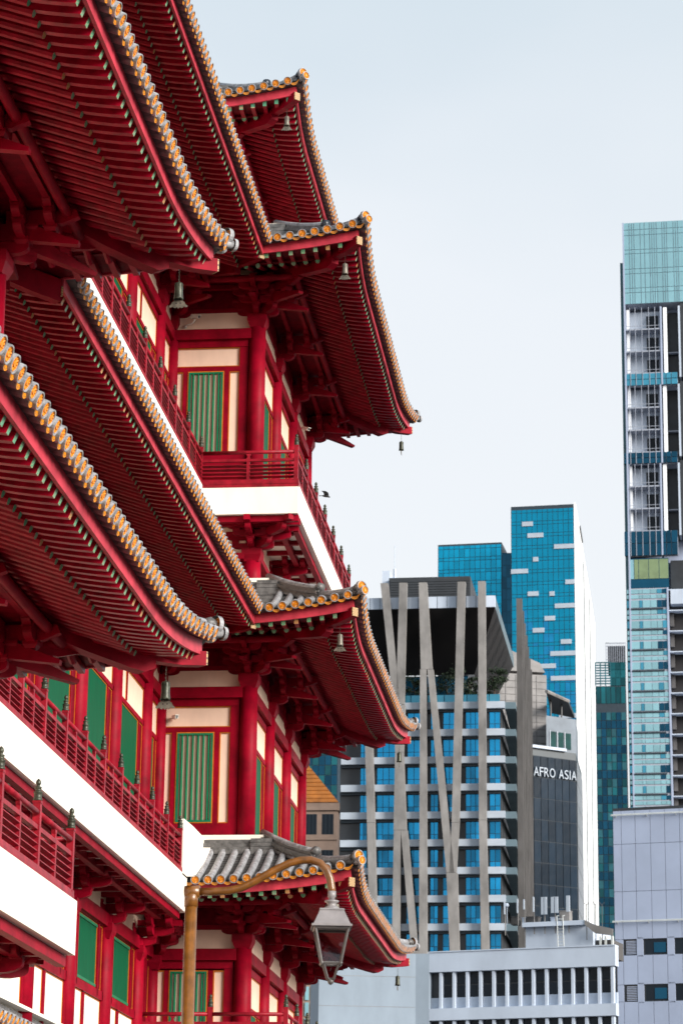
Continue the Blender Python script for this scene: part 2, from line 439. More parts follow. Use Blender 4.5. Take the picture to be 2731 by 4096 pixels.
def hip(S, end, roof, bell=None):
    """hip beams, hip ridge and corner ornaments at the 'a' or 'b' end of side S"""
    ze = S.ze; sg = -1 if end == 'a' else 1
    def H(t, z):
        q = -t if end == 'a' else S.L+t
        return S.P(q, t, z)
    dg = (S.n+S.u*sg).normalized(); cr = dg.cross(ZZ)
    b = MB(); T = [.2, .9, 1.6, 2.2, 2.62]
    b.sweep([H(t, zrd(ze, t)-.10) for t in T[:-1]]+[H(2.40, zrd(ze, 2.4)-.10)], [(-.13, -.20), (.13, -.20), (.13, .16), (-.13, .16)], cr)
    p0 = H(2.40, zrd(ze, 2.4)-.10); b.sweep([p0, p0+dg*.22+ZZ*.10], [(-.13, -.20), (.13, -.20), (.13, .16), (-.13, .16)], cr)
    part('hip_beam', b, 'red_paint', roof)
    b = MB(); T = [1.7, 2.3, 2.9, 3.24]
    b.sweep([H(t, zsq(ze, t)-.03) for t in T], [(-.11, -.14), (.11, -.14), (.11, .12), (-.11, .12)], cr); part('hip_rafter', b, 'red_paint', roof)
    O = H(3.24, zsq(ze, 3.24)-.035)+dg*.02
    b = MB(); b.box((0, 0, 0), (.02, .10, .12), None, 1); b.m = [1]*6
    piece('hip_end_plate', roof, b, ['red_paint', 'plate_end'], frame(O, dg, -cr, ZZ))
    # ridge on top: layered courses and a round cap, in two stages
    def stage(T, h, wd, nm):
        b = MB()
        P_ = [H(t, ztop(ze, t)) for t in T]
        for j in range(h):
            ww = wd-.055*(j % 2); b.sweep([p+ZZ*(-.05+.085*j) for p in P_], [(-ww, 0), (ww, 0), (ww, .08), (-ww, .08)], cr)
        part(nm, b, 'tile_grey', roof)
        c = MB(); c.tube([p+ZZ*(-.03+.085*h) for p in P_], .095, 10); part('ridge_cap', c, 'tile_light', roof, True)
        return P_[-1]+ZZ*(-.05+.085*h)
    e1 = stage([.55, 1.0, 1.45, 1.9, 2.25], 4, .15, 'hip_ridge')
    e2 = stage([2.2, 2.6, 3.0, 3.33], 2, .12, 'hip_ridge')
    for e, s_ in ((e1, 1.0), (e2, .9)):
        b = MB()
        for sgn in (-1, 1):       # scroll
            c = e+cr*sgn*.11*s_-ZZ*.02
            b.tube([c+(dg*math.cos(a)+ZZ*math.sin(a))*(.035+.014*a)*s_ for a in [i*.5 for i in range(12)]], .03*s_, 6)
        b.tube([e-dg*.16+ZZ*.02, e-dg*.02+ZZ*.05, e+dg*.07+ZZ*.02], [.10*s_, .135*s_, .12*s_], 10)
        part('ridge_scroll', b, 'ornament_dark' if ze > 25 else 'tile_grey', roof, True)
    piece('tile_end', roof, TE, ['gold', 'tile_light'], frame(e2+dg*.13+ZZ*.05, dg, -cr, ZZ) @ Matrix.Scale(1.3, 4))
    tipp = H(3.50, ze+.02)
    c = MB(); c.tube([H(3.2, ze+.10), tipp], .088, 10); part('corner_tile', c, 'tile_light', roof, True)
    piece('tile_end', roof, TE, ['gold', 'tile_light'], frame(tipp, dg, -cr, ZZ))
    return H
def valley(S, end, roof, dz=0):
    ze = S.ze; sg = 1 if end == 'a' else -1; b = MB(); dg = (S.n+S.u*sg).normalized(); cr = dg.cross(ZZ)
    H = lambda t, z: S.P(t if end == 'a' else S.L-t, t, z)
    T = [.2, 1.2, 2.37]; pr = [(-.1, -.2-dz), (.1, -.2-dz), (.1, .12+dz), (-.1, .12+dz)]
    b.sweep([H(t, zrd(ze, t)) for t in T], pr, cr); b.sweep([H(t, zsq(ze, t)) for t in (2.2, 2.7, 3.15)], [(-.09, -.10-dz), (.09, -.10-dz), (.09, .1+dz), (-.09, .1+dz)], cr); part('valley_beam', b, 'red_paint', roof)
    O = H(3.16, zsq(ze, 3.16))+dg*.02; b = MB(); b.box((0, 0, 0), (.02, .085, .095), None, 1); b.m = [1]*6
    piece('hip_end_plate', roof, b, ['red_paint', 'plate_end'], frame(O, dg, -cr, ZZ))
HIPS = {}
def level(name, sides, **kw):
    rs = []
    for S in sides:
        rs.append(roof_side(S, **{**kw, **getattr(S, 'kw', {})}))
    for S, r in zip(sides, rs):
        if S.eb == 'hip' and S is not sides[-1]: HIPS[(name, sides.index(S))] = hip(S, 'b', r)
    for S, r in zip(sides, rs):
        if S.ea == 'valley': valley(S, 'a', r, .12 if name == 'W2' else 0)
    return rs
Z1, Z2, Z3, Z4 = 12.43, 19.89, 30.92, 36.6
ZN1, ZN2 = 12.58, 20.08
nx, py, my = (1, 0), (0, 1), (0, -1)
YNR, YBR = 41.65, 83.85          # wall lines the roof plan is struck from
def SD(*a, **kw):
    s = Side(*a); s.kw = kw; return s
N1 = [SD((XR, 22), (XR, YNR), nx, 'cut', 'hip', ZN1), SD((XR, YNR), (XL-.2, YNR), py, 'hip', 'cut', ZN1)]
N2 = [SD((XR, 22), (XR, YNR), nx, 'cut', 'hip', ZN2), SD((XR, YNR), (XL, YNR), py, 'hip', 'valley', ZN2)]
F1 = [SD((-12.32, YF), (XR, YF), my, 'cut', 'hip', Z1), SD((XR, YF), (XR, YBR), nx, 'hip', 'hip', Z1), SD((XR, YBR), (-16, YBR), py, 'hip', 'cut', Z1)]
W2 = [SD((XL, YNR), (XL, YF), nx, 'valley', 'valley', Z2)]
F2 = [SD((XL, YF), (XR, YF), my, 'valley', 'hip', Z2), SD((XR, YF), (XR, YBR), nx, 'hip', 'hip', Z2), SD((XR, YBR), (-16, YBR), py, 'hip', 'cut', Z2)]
W3 = [SD((XL, 44), (XL, YF), nx, 'cut', 'valley', Z3)]
F3 = [SD((XL, YF), (XR, YF), my, 'valley', 'hip', Z3), SD((XR, YF), (XR, YBR), nx, 'hip', 'hip', Z3), SD((XR, YBR), (-16, YBR), py, 'hip', 'cut', Z3)]
X4, Y4a, Y4b = -13.13, 75.48, 83.2
F4 = [SD((-20, Y4a), (X4, Y4a), my, 'cut', 'hip', Z4), SD((X4, Y4a), (X4, Y4b), nx, 'hip', 'hip', Z4), SD((X4, Y4b), (-18, Y4b), py, 'hip', 'cut', Z4)]
for nm, L in (('N1', N1), ('N2', N2), ('W2', W2), ('F2', F2), ('F1', F1), ('W3', W3), ('F3', F3), ('F4', F4)): level(nm, L)

# --- columns, walls, brackets
def column(x, y, z0, z1, r=.25, top=None):
    b = MB(); b.lathe((x, y, 0), [(r, z0), (r, z0+(z1-z0)*.6), (r*.94, z1)], 20); part('column', b, 'red_paint', temple, True)
def gong(L, h, r):
    """outline of a bracket arm: length L from the root, height h, rounded lower end"""
    pts = [(-.12, 0), (L-r*1.2, 0)]
    for i in range(1, 5):
        a = i/5*math.pi/2; pts.append((L-r*1.2+math.sin(a)*r*1.2, h*.62*(1-math.cos(a))))
    pts += [(L, h*.62), (L, h), (-.12, h)]
    return pts
def dou(b, c, w_, h, ax=None):
    """bearing block: tapered below, straight above"""
    X, Y, Z = ax or (XX, YY, ZZ); c = Vector(c)
    b.sweep([c, c+Z*h*.5, c+Z*h], [(-1, -1), (1, -1), (1, 1), (-1, 1)], XX)  if False else None
    V = []
    for k, s_ in ((0, .72), (.5, 1.0), (1.0, 1.0)):
        V += [c+Z*h*k+X*(w_*s_*i)+Y*(w_*s_*j) for i, j in ((-1, -1), (1, -1), (1, 1), (-1, 1))]
    F = [(3, 2, 1, 0), (8, 9, 10, 11)]
    for i in range(2):
        for j in range(4): F.append((i*4+j, i*4+(j+1) % 4, (i+1)*4+(j+1) % 4, (i+1)*4+j))
    b.add(V, F)
def bracket(x, y, zc, dirs, cross=True, scale=1.0, name='bracket_set', angs=True):
    """dougong set over a column; dirs: outward directions (Vector, length factor)"""
    o = Vector((x, y, zc))
    b = MB(); dou(b, o-ZZ*.40, .29, .40); root = part(name, b, 'red_paint', temple); root['_of'] = 't'
    def arm(poly, org, d, th=.085):
        b = MB(); b.prism(poly, org, d, ZZ, d.cross(ZZ), th); piece('bracket_arm', root, b, 'red_paint')
    def blk(p, w_=.125, h=.13, d=XX):
        b = MB(); dou(b, p, w_, h, (d, ZZ.cross(d), ZZ)); piece('bracket_block', root, b, 'red_paint')
    for d, k in dirs:
        d = d.normalized(); c = ZZ.cross(d)
        arm(gong(.60*k, .22, .26), o, d)
        blk(o+d*.50*k+ZZ*.17, d=d)
        if angs:
            # slanting cantilever plates
            arm([(-.1, .24), (.55*k, .24), (1.50*k, .13), (1.52*k, .20), (1.15*k, .34), (.85*k, .46), (.6*k, .56), (-.1, .56)], o, d, .08)
            blk(o+d*1.0*k+ZZ*.40, d=d)
            arm([(.2*k, .54), (1.20*k, .54), (1.50*k, .66), (1.44*k, .80), (.2*k, .80)], o, d, .075)
        else:
            arm(gong(1.12*k, .24, .3), o+ZZ*.27, d); blk(o+d*1.0*k+ZZ*.48, d=d)
            arm([(-.1, .54), (1.35*k, .54), (1.35*k, .70), (-.1, .70)], o, d, .09)
        if k > 1.2: continue
        for nn, z0, hl in ((0, .0, .62), (0, .27, .8), (.50, .27, .52), (.50, .50, .72), (1.02, .50, .46), (1.02, .70, .62)):
            for s_ in (-1, 1): arm(gong(hl, .19, .22), o+d*nn*k+ZZ*z0, c*s_, .075)
            for s_ in (-1, 1): blk(o+d*nn*k+c*s_*(hl-.12)+ZZ*(z0+.16), .105, .11, d)
            if nn: blk(o+d*nn*k+ZZ*(z0+.16), .11, .11, d)
DIAG = Vector((1, -1, 0)).normalized(), Vector((1, 1, 0)).normalized()
def wall_box(a, b, mats='cream', name='wall'):
    m = MB(); m.bb(a, b); return part(name, m, mats, temple)
def beam(a, b, th, z0, z1, n, name='beam', m='red_paint', parent=None):
    """beam along a-b standing proud by th in direction n"""
    a = Vector((a[0], a[1], 0)); b = Vector((b[0], b[1], 0)); n = Vector((n[0], n[1], 0)); k = MB()
    k.sweep([a+ZZ*z0, b+ZZ*z0], [(-.02, 0), (th, 0), (th, z1-z0), (-.02, z1-z0)], n); return part(name, k, m, parent or temple)
def bayfill(a, b, n, z0, z1, kind):
    """panels of one bay from column to column (plan points at wall plane)"""
    a = Vector((a[0], a[1], 0)); b = Vector((b[0], b[1], 0)); n = Vector((n[0], n[1], 0)); u = (b-a).normalized(); L = (b-a).length; q0, q1 = .22, L-.22
    fr = MB(); k = MB()
    def rect(m, qa, qb, za, zb, d0, d1, mi=0):
        m.sweep([a+u*qa, a+u*qb], [(d0, za), (d1, za), (d1, zb), (d0, zb)], n, mi=mi)
    def panel(qa, qb, za, zb, m, trim=True, name='panel', tw=.024):
        p = MB(); rect(p, qa, qb, za, zb, .01, .03); pr = part(name, p, m, temple)
        if trim:
            t = MB()
            rect(t, qa-tw, qa, za-tw, zb+tw, .0, .045); rect(t, qb, qb+tw, za-tw, zb+tw, .0, .045)
            rect(t, qa, qb, za-tw, za, .0, .045); rect(t, qa, qb, zb, zb+tw, .0, .045); part('trim', t, 'orange_trim', pr)
        return pr
    def bars(B, d=.075):
        m = MB()
        for (qa, qb, za, zb) in B: rect(m, qa, qb, za, zb, -.02, d)
        return part('window_frame', m, 'red_paint', temple)
    if kind == 'tall':           # transom lights over a green panel between two narrow red panels
        zt, zb_ = z1-.25, z1-1.08
        w_ = min(.62, L*.16); g0, g1 = q0+w_+.16, q1-w_-.16; mid = q0+.36*(q1-q0)
        panel(q0+.12, mid-.07, zb_, zt, 'cream'); panel(mid+.07, q1-.12, zb_, zt, 'cream')
        panel(g0, g1, z0+.1, zb_-.2, 'green_panel'); panel(q0+.1, g0-.14, z0+.1, zb_-.2, 'red_wood_shaded'); panel(g1+.14, q1-.1, z0+.1, zb_-.2, 'red_wood_shaded')
        bars([(q0, q1, zt+.035, z1), (q0, q1, zb_-.165, zb_-.035), (q0, q1, z0, z0+.065), (q0, q0+.085, z0, z1), (q1-.085, q1, z0, z1), (mid-.035, mid+.035, zb_, zt),
              (g0-.105, g0-.035, z0, zb_-.16), (g1+.035, g1+.105, z0, zb_-.16)])
    else:                        # green panel above low cream panels
        zb_ = z1-1.62; w_ = .62; g0, g1 = q0+w_+.16, q1-w_-.16; mid = q0+.42*(q1-q0)
        gp = panel(g0, g1, zb_, z1-.06, 'green_panel'); panel(q0+.1, g0-.14, zb_, z1-.06, 'red_wood_shaded'); panel(g1+.14, q1-.1, zb_, z1-.06, 'red_wood_shaded')
        fr2 = MB(); rect(fr2, g0, g1, zb_, zb_+.07, .03, .06); rect(fr2, g0, g1, z1-.13, z1-.06, .03, .06); part('panel_edge', fr2, 'green_paint', gp)
        panel(q0+.12, mid-.1, z0+.1, zb_-.3, 'slab_white'); panel(mid+.1, q1-.12, z0+.1, zb_-.3, 'slab_white')
        bars([(q0, q1, zb_-.265, zb_-.035), (q0, q1, z0, z0+.065), (q0, q0+.085, z0, z1), (q1-.085, q1, z0, z1), (mid-.065, mid+.065, z0, zb_-.3), (g0-.105, g0-.035, zb_-.2, z1), (g1+.035, g1+.105, zb_-.2, z1), (q0, q1, z1-.025, z1+.1)], .1)
def slat_window(x0, x1, z0, z1, y):
    """green slatted window facing -Y, at wall plane y"""
    m = MB(); f = .055
    for a, b in (((x0, y-.10, z0), (x0+f, y, z1)), ((x1-f, y-.10, z0), (x1, y, z1)), ((x0+f, y-.10, z1-f), (x1-f, y, z1)), ((x0+f, y-.10, z0), (x1-f, y, z0+f))): m.bb(a, b)
    wn = part('window', m, 'green_paint', temple, label='green slatted window'); wn['_of'] = 't'
    k = MB(); k.bb((x0+f, y-.035, z0+f), (x1-f, y-.02, z1-f)); part('pane', k, 'cream', wn)
    t = MB(); tw = .03
    for a, b in (((x0-tw, y-.09, z0-tw), (x0, y, z1+tw)), ((x1, y-.09, z0-tw), (x1+tw, y, z1+tw)), ((x0, y-.09, z1), (x1, y, z1+tw)), ((x0, y-.09, z0-tw), (x1, y, z0))): t.bb(a, b)
    part('trim', t, 'orange_trim', wn)
    for i in range(6):
        xc = x0+f+(x1-x0-2*f)*(i+.5)/6; s_ = MB()
        s_.sweep([Vector((xc, y-.085, z0+f)), Vector((xc, y-.085, z1-f))], [(-.034, .05), (0, -.03), (.034, .05)], XX, YY); piece('slat', wn, s_, 'green_paint')
def f_wall(zt, zf, transom=True):
    """the front wall of the far pavilion facing the viewer, one storey"""
    y = YF; x0, x1 = XL, XR-.26
    k = MB(); k.bb((x0, y+.02, zf-.3), (x1, y+.2, zt+.02)); part('wall', k, 'red_wood_shaded', temple)
    beam((x0, y), (x1+.1, y), .22, zt-.32, zt, (0, -1)); beam((x0, y), (x1, y), .10, zt-.54, zt-.325, (0, -1))
    def pan(xa, xb, za, zb):
        p = MB(); p.bb((xa, y-.012, za), (xb, y+.02, zb)); pr = part('panel', p, 'cream', temple); t = MB(); tw = .028
        for a, b in (((xa-tw, y-.055, za-tw), (xa, y, zb+tw)), ((xb, y-.055, za-tw), (xb+tw, y, zb+tw)), ((xa, y-.055, zb), (xb, y, zb+tw)), ((xa, y-.055, za-tw), (xb, y, za))): t.bb(a, b)
        part('trim', t, 'orange_trim', pr)
    ws = zt-1.33 if transom else zt-.62
    if transom: pan(x0+.12, x1-.28, zt-1.12, zt-.57)
    wb = max(zf+.2, ws-2.57)
    slat_window(x0+.62, x0+1.65, wb, ws, y)
    pan(x0+.12, x0+.42, wb, ws); pan(x0+1.86, x1-.28, wb, ws)
    fr = MB(); top = zt-.54 if transom else zt-.325
    R_ = [(x0, x0+.09, zf, top), (x1-.25, x1, zf, top), (x0+.09, x1-.25, zf, wb-.03), (x0+.45, x0+.59, wb-.03, ws+.03), (x0+1.68, x0+1.83, wb-.03, ws+.03)]
    if transom: R_ += [(x0+.09, x1-.25, ws+.03, zt-1.15)]
    for a, b, c, d in R_: fr.bb((a, y-.075, c), (b, y+.02, d))
    part('window_frame', fr, 'red_paint', temple)
def plates(a, b, n, zc, ze, ends=(0, 0)):
    """cream band, wall plates and dark boarding between beam and roof"""
    beam(a, b, .05, zc-.45, zc+.13, n, 'frieze', 'cream'); beam(a, b, .09, zc+.13, zc+.26, n, 'wall_plate'); beam(a, b, .07, zc+.26, zc+1.1, n, 'wall_plate', 'red_wood_shaded')
    A = Vector((a[0], a[1], 0)); B = Vector((b[0], b[1], 0)); N = Vector((n[0], n[1], 0)); u = (B-A).normalized()
    for t, z0, z1, th in ((.50, .70, .84, .06), (1.02, .80, .92, .06)):
        k = MB(); k.sweep([A+u*(t*ends[0])+N*t+ZZ*(zc+z0), B+u*(t*ends[1])+N*t+ZZ*(zc+z0)], [(-th, 0), (th, 0), (th, z1-z0), (-th, z1-z0)], N); part('tie_beam', k, 'red_paint', temple)
    k = MB(); z = zc+.86; k.add([A+ZZ*z, B+ZZ*z, B+u*(1.2*ends[1])+N*1.2+ZZ*(z+.02), A+u*(1.2*ends[0])+N*1.2+ZZ*(z+.02)], [(0, 1, 2, 3)]); part('ceiling_board', k, 'red_wood_shaded', temple)
# solid cores so that nothing shows through
wall_box((-30, 20, 0), (XR-.05, YN-.05, 33), 'cream'); wall_box((-30, YN-.5, 0), (XL-.08, YF+.5, 33), 'cream'); wall_box((-30, YF+.21, 0), (XR-.08, YB-.1, 33.4), 'cream'); wall_box((-30, Y4a, 33), (X4-.05, Y4b, 39), 'red_wood_shaded')
COLS = [YF, 77.2, 81.1, YB]
RCOL = [71.1, 66.7, 62.3, 57.9, 53.5, 49.1]
# storeys of the far pavilion: (beam top, floor)
for zt, zf, ze, tr in ((29.47, 24.23, Z3, True), (18.49, 14.2, Z2, True), (11.0, 7.6, Z1, False)):
    zc = ze-1.02
    f_wall(zt, zf, tr)
    for i, y in enumerate(COLS): column(XR, y, zf-.6, zc-.38, .26 if i == 0 else .235)
    for i in range(3):
        a, b = (XR, COLS[i]), (XR, COLS[i+1])
        beam((XR-.1, COLS[i]), (XR-.1, COLS[i+1]), .25, zt-.32, zt, nx); bayfill((XR-.06, a[1]), (XR-.06, b[1]), nx, zf, zt-.34, 'tall')
    plates((XL, YF), (XR, YF), my, zc, ze, (1, 1)); plates((XR, YF), (XR, YB), nx, zc, ze, (-1, 1)); plates((XR, YB), (-16, YB), py, zc, ze, (-1, 1))
    bracket(XR, YF, zc, [(XX, 1), (-YY, 1), (DIAG[0], 1.38)]); bracket(XR, YB, zc, [(XX, 1), (YY, 1), (DIAG[1], 1.38)])
    for y in COLS[1:3]: bracket(XR, y, zc, [(XX, 1)])
    bracket(XL, YF-.02, zc, [(-YY, 1), (DIAG[0], 1.3)] if zt > 12 else [(DIAG[0], 1.0)])
zc = Z4-1.02
plates((-20, Y4a), (X4, Y4a), my, zc, Z4, (0, 1)); plates((X4, Y4a), (X4, Y4b), nx, zc, Z4, (-1, 1))
bracket(X4, Y4a, zc, [(XX, 1), (-YY, 1), (DIAG[0], 1.38)]); bracket(X4, Y4b, zc, [(XX, 1), (YY, 1), (DIAG[1], 1.38)]); bracket(X4, 79.3, zc, [(XX, 1)])
for y in (Y4a, 79.3, Y4b): column(X4, y, 32, zc-.38, .25)
# recessed wing
for zt, zf, ze, kd in ((29.47, 24.23, Z3, 'tall'), (18.47, 12.5, Z2, 'tall'), (11.05, 7.25, None, 'low')):
    ys = [YF-.02]+RCOL
    for y in RCOL: column(XL+.02, y, zf-.6, (ze-1.40) if ze else 11.0, .25)
    column(XL+.08, YF-.08, zf-.6, zt, .2)
    for i in range(len(ys)-1):
        bayfill((XL, ys[i+1]), (XL, ys[i]), nx, zf, zt-.34, kd)
        beam((XL-.08, ys[i+1]), (XL-.08, ys[i]), .26, zt-.34, zt, nx)
    if ze:
        zc = ze-1.02; plates((XL, 44), (XL, YF), nx, zc, ze, (0, -1))
        for y in RCOL: bracket(XL, y, zc, [(XX, 1)])
# near pavilion brackets
for ze in (ZN1, ZN2):
    zc = ze-1.02
    plates((XR, 24), (XR, YN), nx, zc, ze, (0, 1)); plates((XR, YN), (XL, YN), py, zc, ze, (-1, -1))
    bracket(XR, YN, zc, [(XX, 1), (YY, 1), (DIAG[1], 1.38)])
    for y in (38.0, 34.1, 30.2): bracket(XR, y, zc, [(XX, 1)])
    for y in (YN, 38.0, 34.1, 30.2): column(XR, y, ze-6, zc-.38, .25)

# --- balconies
def finial_mesh():
    b = MB(); b.lathe((0, 0, 0), [(.075, 0), (.078, .03), (.066, .04), (.066, .12), (.078, .13), (.072, .145), (.05, .15), (.05, .20), (.062, .21), (.055, .225), (.03, .23), (.03, .255), (.036, .26), (.046, .29), (.036, .325), (.012, .35), (0, .36)], 12)
    return b
_fm = finial_mesh(); FM = (_fm, _fm.mesh('finial', ['bronze'], True))
def post_mesh():
    b = MB(); b.bb((-.06, -.06, 0), (.06, .06, 1.13)); b.bb((-.068, -.068, 1.13), (.068, .068, 1.17)); return b
_pm = post_mesh(); PMh = (_pm, _pm.mesh('post', ['rail_red']))
def railing(slab, segs, zf):
    """segs: list of (a, b, n_bays, posts at a?, posts at b?)"""
    for a, b, nb, pa, pb in segs:
        a = Vector((a[0], a[1], zf)); b = Vector((b[0], b[1], zf)); u = (b-a).normalized(); L = (b-a).length; c = u.cross(ZZ)
        st = [a+u*L*i/nb for i in range(nb+1)]
        for i, p in enumerate(st):
            if (i == 0 and not pa) or (i == nb and not pb): continue
            piece('post', slab, PMh, ['rail_red'], Matrix.Translation(p)); piece('finial', slab, FM, ['bronze'], Matrix.Translation(p+ZZ*1.17))
        k = MB(); k.sweep([a-u*.08, b+u*.08], [(-.085, 0), (.085, 0), (.085, .05), (.07, .14), (-.07, .14), (-.085, .05)], c); part('base_rail', k, 'rail_red', slab)
        for i in range(nb):
            p, q = st[i]+u*.06, st[i+1]-u*.06; m = (p+q)/2
            k = MB(); k.tube([p+ZZ*.985, q+ZZ*.985], .055, 10); piece('top_rail', slab, k, 'rail_red', None, True)
            k = MB(); k.sweep([p+ZZ*.70, q+ZZ*.70], [(-.045, 0), (.045, 0), (.045, .075), (-.045, .075)], c); piece('middle_rail', slab, k, 'rail_red')
            k = MB(); k.prism([(-.07, .775), (.07, .775), (.035, .82), (.03, .86), (.075, .93), (-.075, .93), (-.03, .86), (-.035, .82)], m, u, ZZ, c, .035); piece('rail_support', slab, k, 'rail_red')
            k = MB(); k.sweep([m+ZZ*.14, m+ZZ*.70], [(-.045, -.045), (.045, -.045), (.045, .045), (-.045, .045)], u, c); piece('stile', slab, k, 'rail_red')
            for (s0, s1) in ((p, m-u*.045), (m+u*.045, q)):
                for z_ in (.23, .345, .46, .575):
                    k = MB(); k.sweep([s0+ZZ*z_, s1+ZZ*z_], [(-.05, -.028), (.05, .012), (.045, .032), (-.055, -.008)], c); piece('rail_slat', slab, k, 'rail_red')
def slab_part(polys, zt, th, label=None):
    k = MB()
    for a, b in polys: k.bb((a[0], a[1], zt-th), (b[0], b[1], zt))
    o = part('balcony', k, 'slab_white', temple); o['_of'] = 't'; return o
def soffit_beams(slab, path, zb):
    pass
# upper balcony: wing, front, side
XS, XSL, YS = -9.47, -12.27, 72.0
s3 = slab_part([((XL-.3, 43), (XSL, YS-.001)), ((XL-.3, YS), (XS, YF+.3)), ((XR-.3, YF+.301), (XS, YB+1.3))], 24.23, .90)
railing(s3, [((XSL-.08, 49.4), (XSL-.08, YS+.06), 10, True, True), ((XSL-.08, YS+.06), (XS-.08, YS+.06), 1, False, True), ((XS-.08, YS+.06), (XS-.08, YB+1.22), 6, False, True)], 24.23)
k = MB(); k.bb((XSL-.2, YS-.012, 24.14), (XS+.012, YS+.1, 24.235)); part('slab_capping', k, 'rail_red', s3)
def under(slab, a, b, n, zb, dist):
    """cream soffit with red joists and a plate under a balcony"""
    A = Vector((a[0], a[1], zb)); B = Vector((b[0], b[1], zb)); N = Vector((n[0], n[1], 0)); u = (B-A).normalized(); L = (B-A).length
    for t in (dist*.55, dist-.22):
        k = MB(); k.sweep([A+N*t-ZZ*.19, B+N*t-ZZ*.19], [(-.08, 0), (.08, 0), (.08, .18), (-.08, .18)], N); part('edge_joist', k, 'red_paint', slab)
    m = int(L/1.0); 
    for i in range(m):
        q = (i+.5)*L/m; k = MB(); k.sweep([A+u*q-ZZ*.13, A+u*q+N*(dist-.35)-ZZ*.13], [(-.07, 0), (.07, 0), (.07, .12), (-.07, .12)], u); piece('joist', slab, k, 'red_paint')
# short storey that carries the upper balcony
zc = 22.62
for y in COLS: column(XR, y, 21, zc-.38, .26)
column(XL, YF-.05, 21, zc-.38, .24)
beam((XL, YF), (XR-.2, YF), .3, 22.28, 22.46, my); beam((XR-.05, YF), (XR-.05, YB), .3, 22.28, 22.46, nx); beam((XR-.05, YF), (XR-.05, YB), .12, 21.4, 22.28, nx, 'beam', 'red_wood_shaded')
beam((XL, YF), (XR-.2, YF), .05, 22.46, 23.3, my, 'frieze', 'cream'); beam((XR-.05, YF), (XR-.05, YB), .10, 22.46, 23.3, nx, 'frieze', 'cream'); beam((XL, YF), (XR-.2, YF), .1, 21.2, 22.28, my, 'beam', 'red_wood_shaded')
bracket(XR, YF, zc, [(XX, 1), (-YY, 1), (DIAG[0], 1.35)], angs=False)
for y in COLS[1:]: bracket(XR, y, zc, [(XX, 1)], angs=False)
bracket(XL, YF-.02, zc, [(-YY, 1)], angs=False)
under(s3, (XL, YF), (XS, YF), my, 23.33, 1.3); under(s3, (XR, YF), (XR, YB+1), nx, 23.33, 1.48)
# lower wing balcony
XB = -12.0
s2 = slab_part([((XL-.3, 43), (XB, 69.80))], 12.5, .97)
railing(s2, [((XB-.09, 69.0-2.09*10), (XB-.09, 69.0), 10, True, True)], 12.5)
k = MB(); k.prism([(69.08, 12.45), (69.79, 12.45), (72.2, 13.35), (73.0, 13.35), (73.0, 14.0), (70.6, 14.0), (69.08, 13.95)], Vector((XB-.07, 0, 0)), YY, ZZ, XX, .07)
part('end_wall', k, 'slab_white', temple)
k = MB(); k.sweep([Vector((XB+.1, 69.75, 12.55)), Vector((XB+.1, 72.2, 13.55))], [(-.1, -.05), (.12, -.05), (.12, .14), (-.1, .14)], XX); part('end_kerb', k, 'slab_white', temple)
for y in RCOL: bracket(XL, y, 11.53-.72, [(XX, .95)], angs=False)
bracket(XL+.1, YF-.1, 11.53-.72, [(DIAG[0], .9)], angs=False)
beam((XL, 44), (XL, YF), .06, 11.05, 11.6, nx, 'frieze', 'cream')
beam((XL, YF), (XR, YF), .02, 10.9, 11.8, my, 'frieze', 'cream')
under(s2, (XL, 44), (XL, 69.6), nx, 11.53, 1.6)
# near pavilion balcony
XN_, YNs = -9.28, 43.25
sn = slab_part([((XR-.3, 26), (XN_, YNs)), ((-13.0, YN-.3), (XR-.301, YNs))], 7.95, .90)
railing(sn, [((XN_-.09, YNs-.3-2.55*5), (XN_-.09, YNs-.3), 5, True, True), ((XN_-.09, YNs-.3), (-12.6, YNs-.3), 1, False, False)], 7.95)
bracket(XR, YN, 7.05-.72, [(XX, 1), (YY, 1), (DIAG[1], 1.2)], angs=False)
for y in (38.0, 34.1): bracket(XR, y, 7.05-.72, [(XX, 1)], angs=False)
under(sn, (XR, 28), (XR, YNs), nx, 7.05, 1.66)
# low balcony in front of the ground storey windows
s1 = slab_part([((XL-.3, 72.0), (XS, YF+.3)), ((XR-.3, YF+.301), (XS, YB+1.3))], 8.1, .6)
railing(s1, [((XS-.08-2.08*2, 72.06), (XS-.08, 72.06), 2, True, True), ((XS-.08, 72.06), (XS-.08, YB+1.2), 6, False, True)], 8.1)
# roof below the wing windows
W0 = SD((XL-1.95, 44), (XL-1.95, YF), nx, 'cut', 'cut', 6.75, t_top=2.15, ledge=False)
beam((XL, 44), (XL, YF), .28, 7.64, 7.71, nx, 'ledge', 'slab_white')
level('W0', [W0])
flush()
def at(u, v, Y):
    d = _F+CR*((u-1365.5)/FPX)-CU*((v-2048)/FPX); return CAM+d*(Y/d.y)
def atz(u, v, z):
    d = _F+CR*((u-1365.5)/FPX)-CU*((v-2048)/FPX); return CAM+d*((z-CAM.z)/d.z)
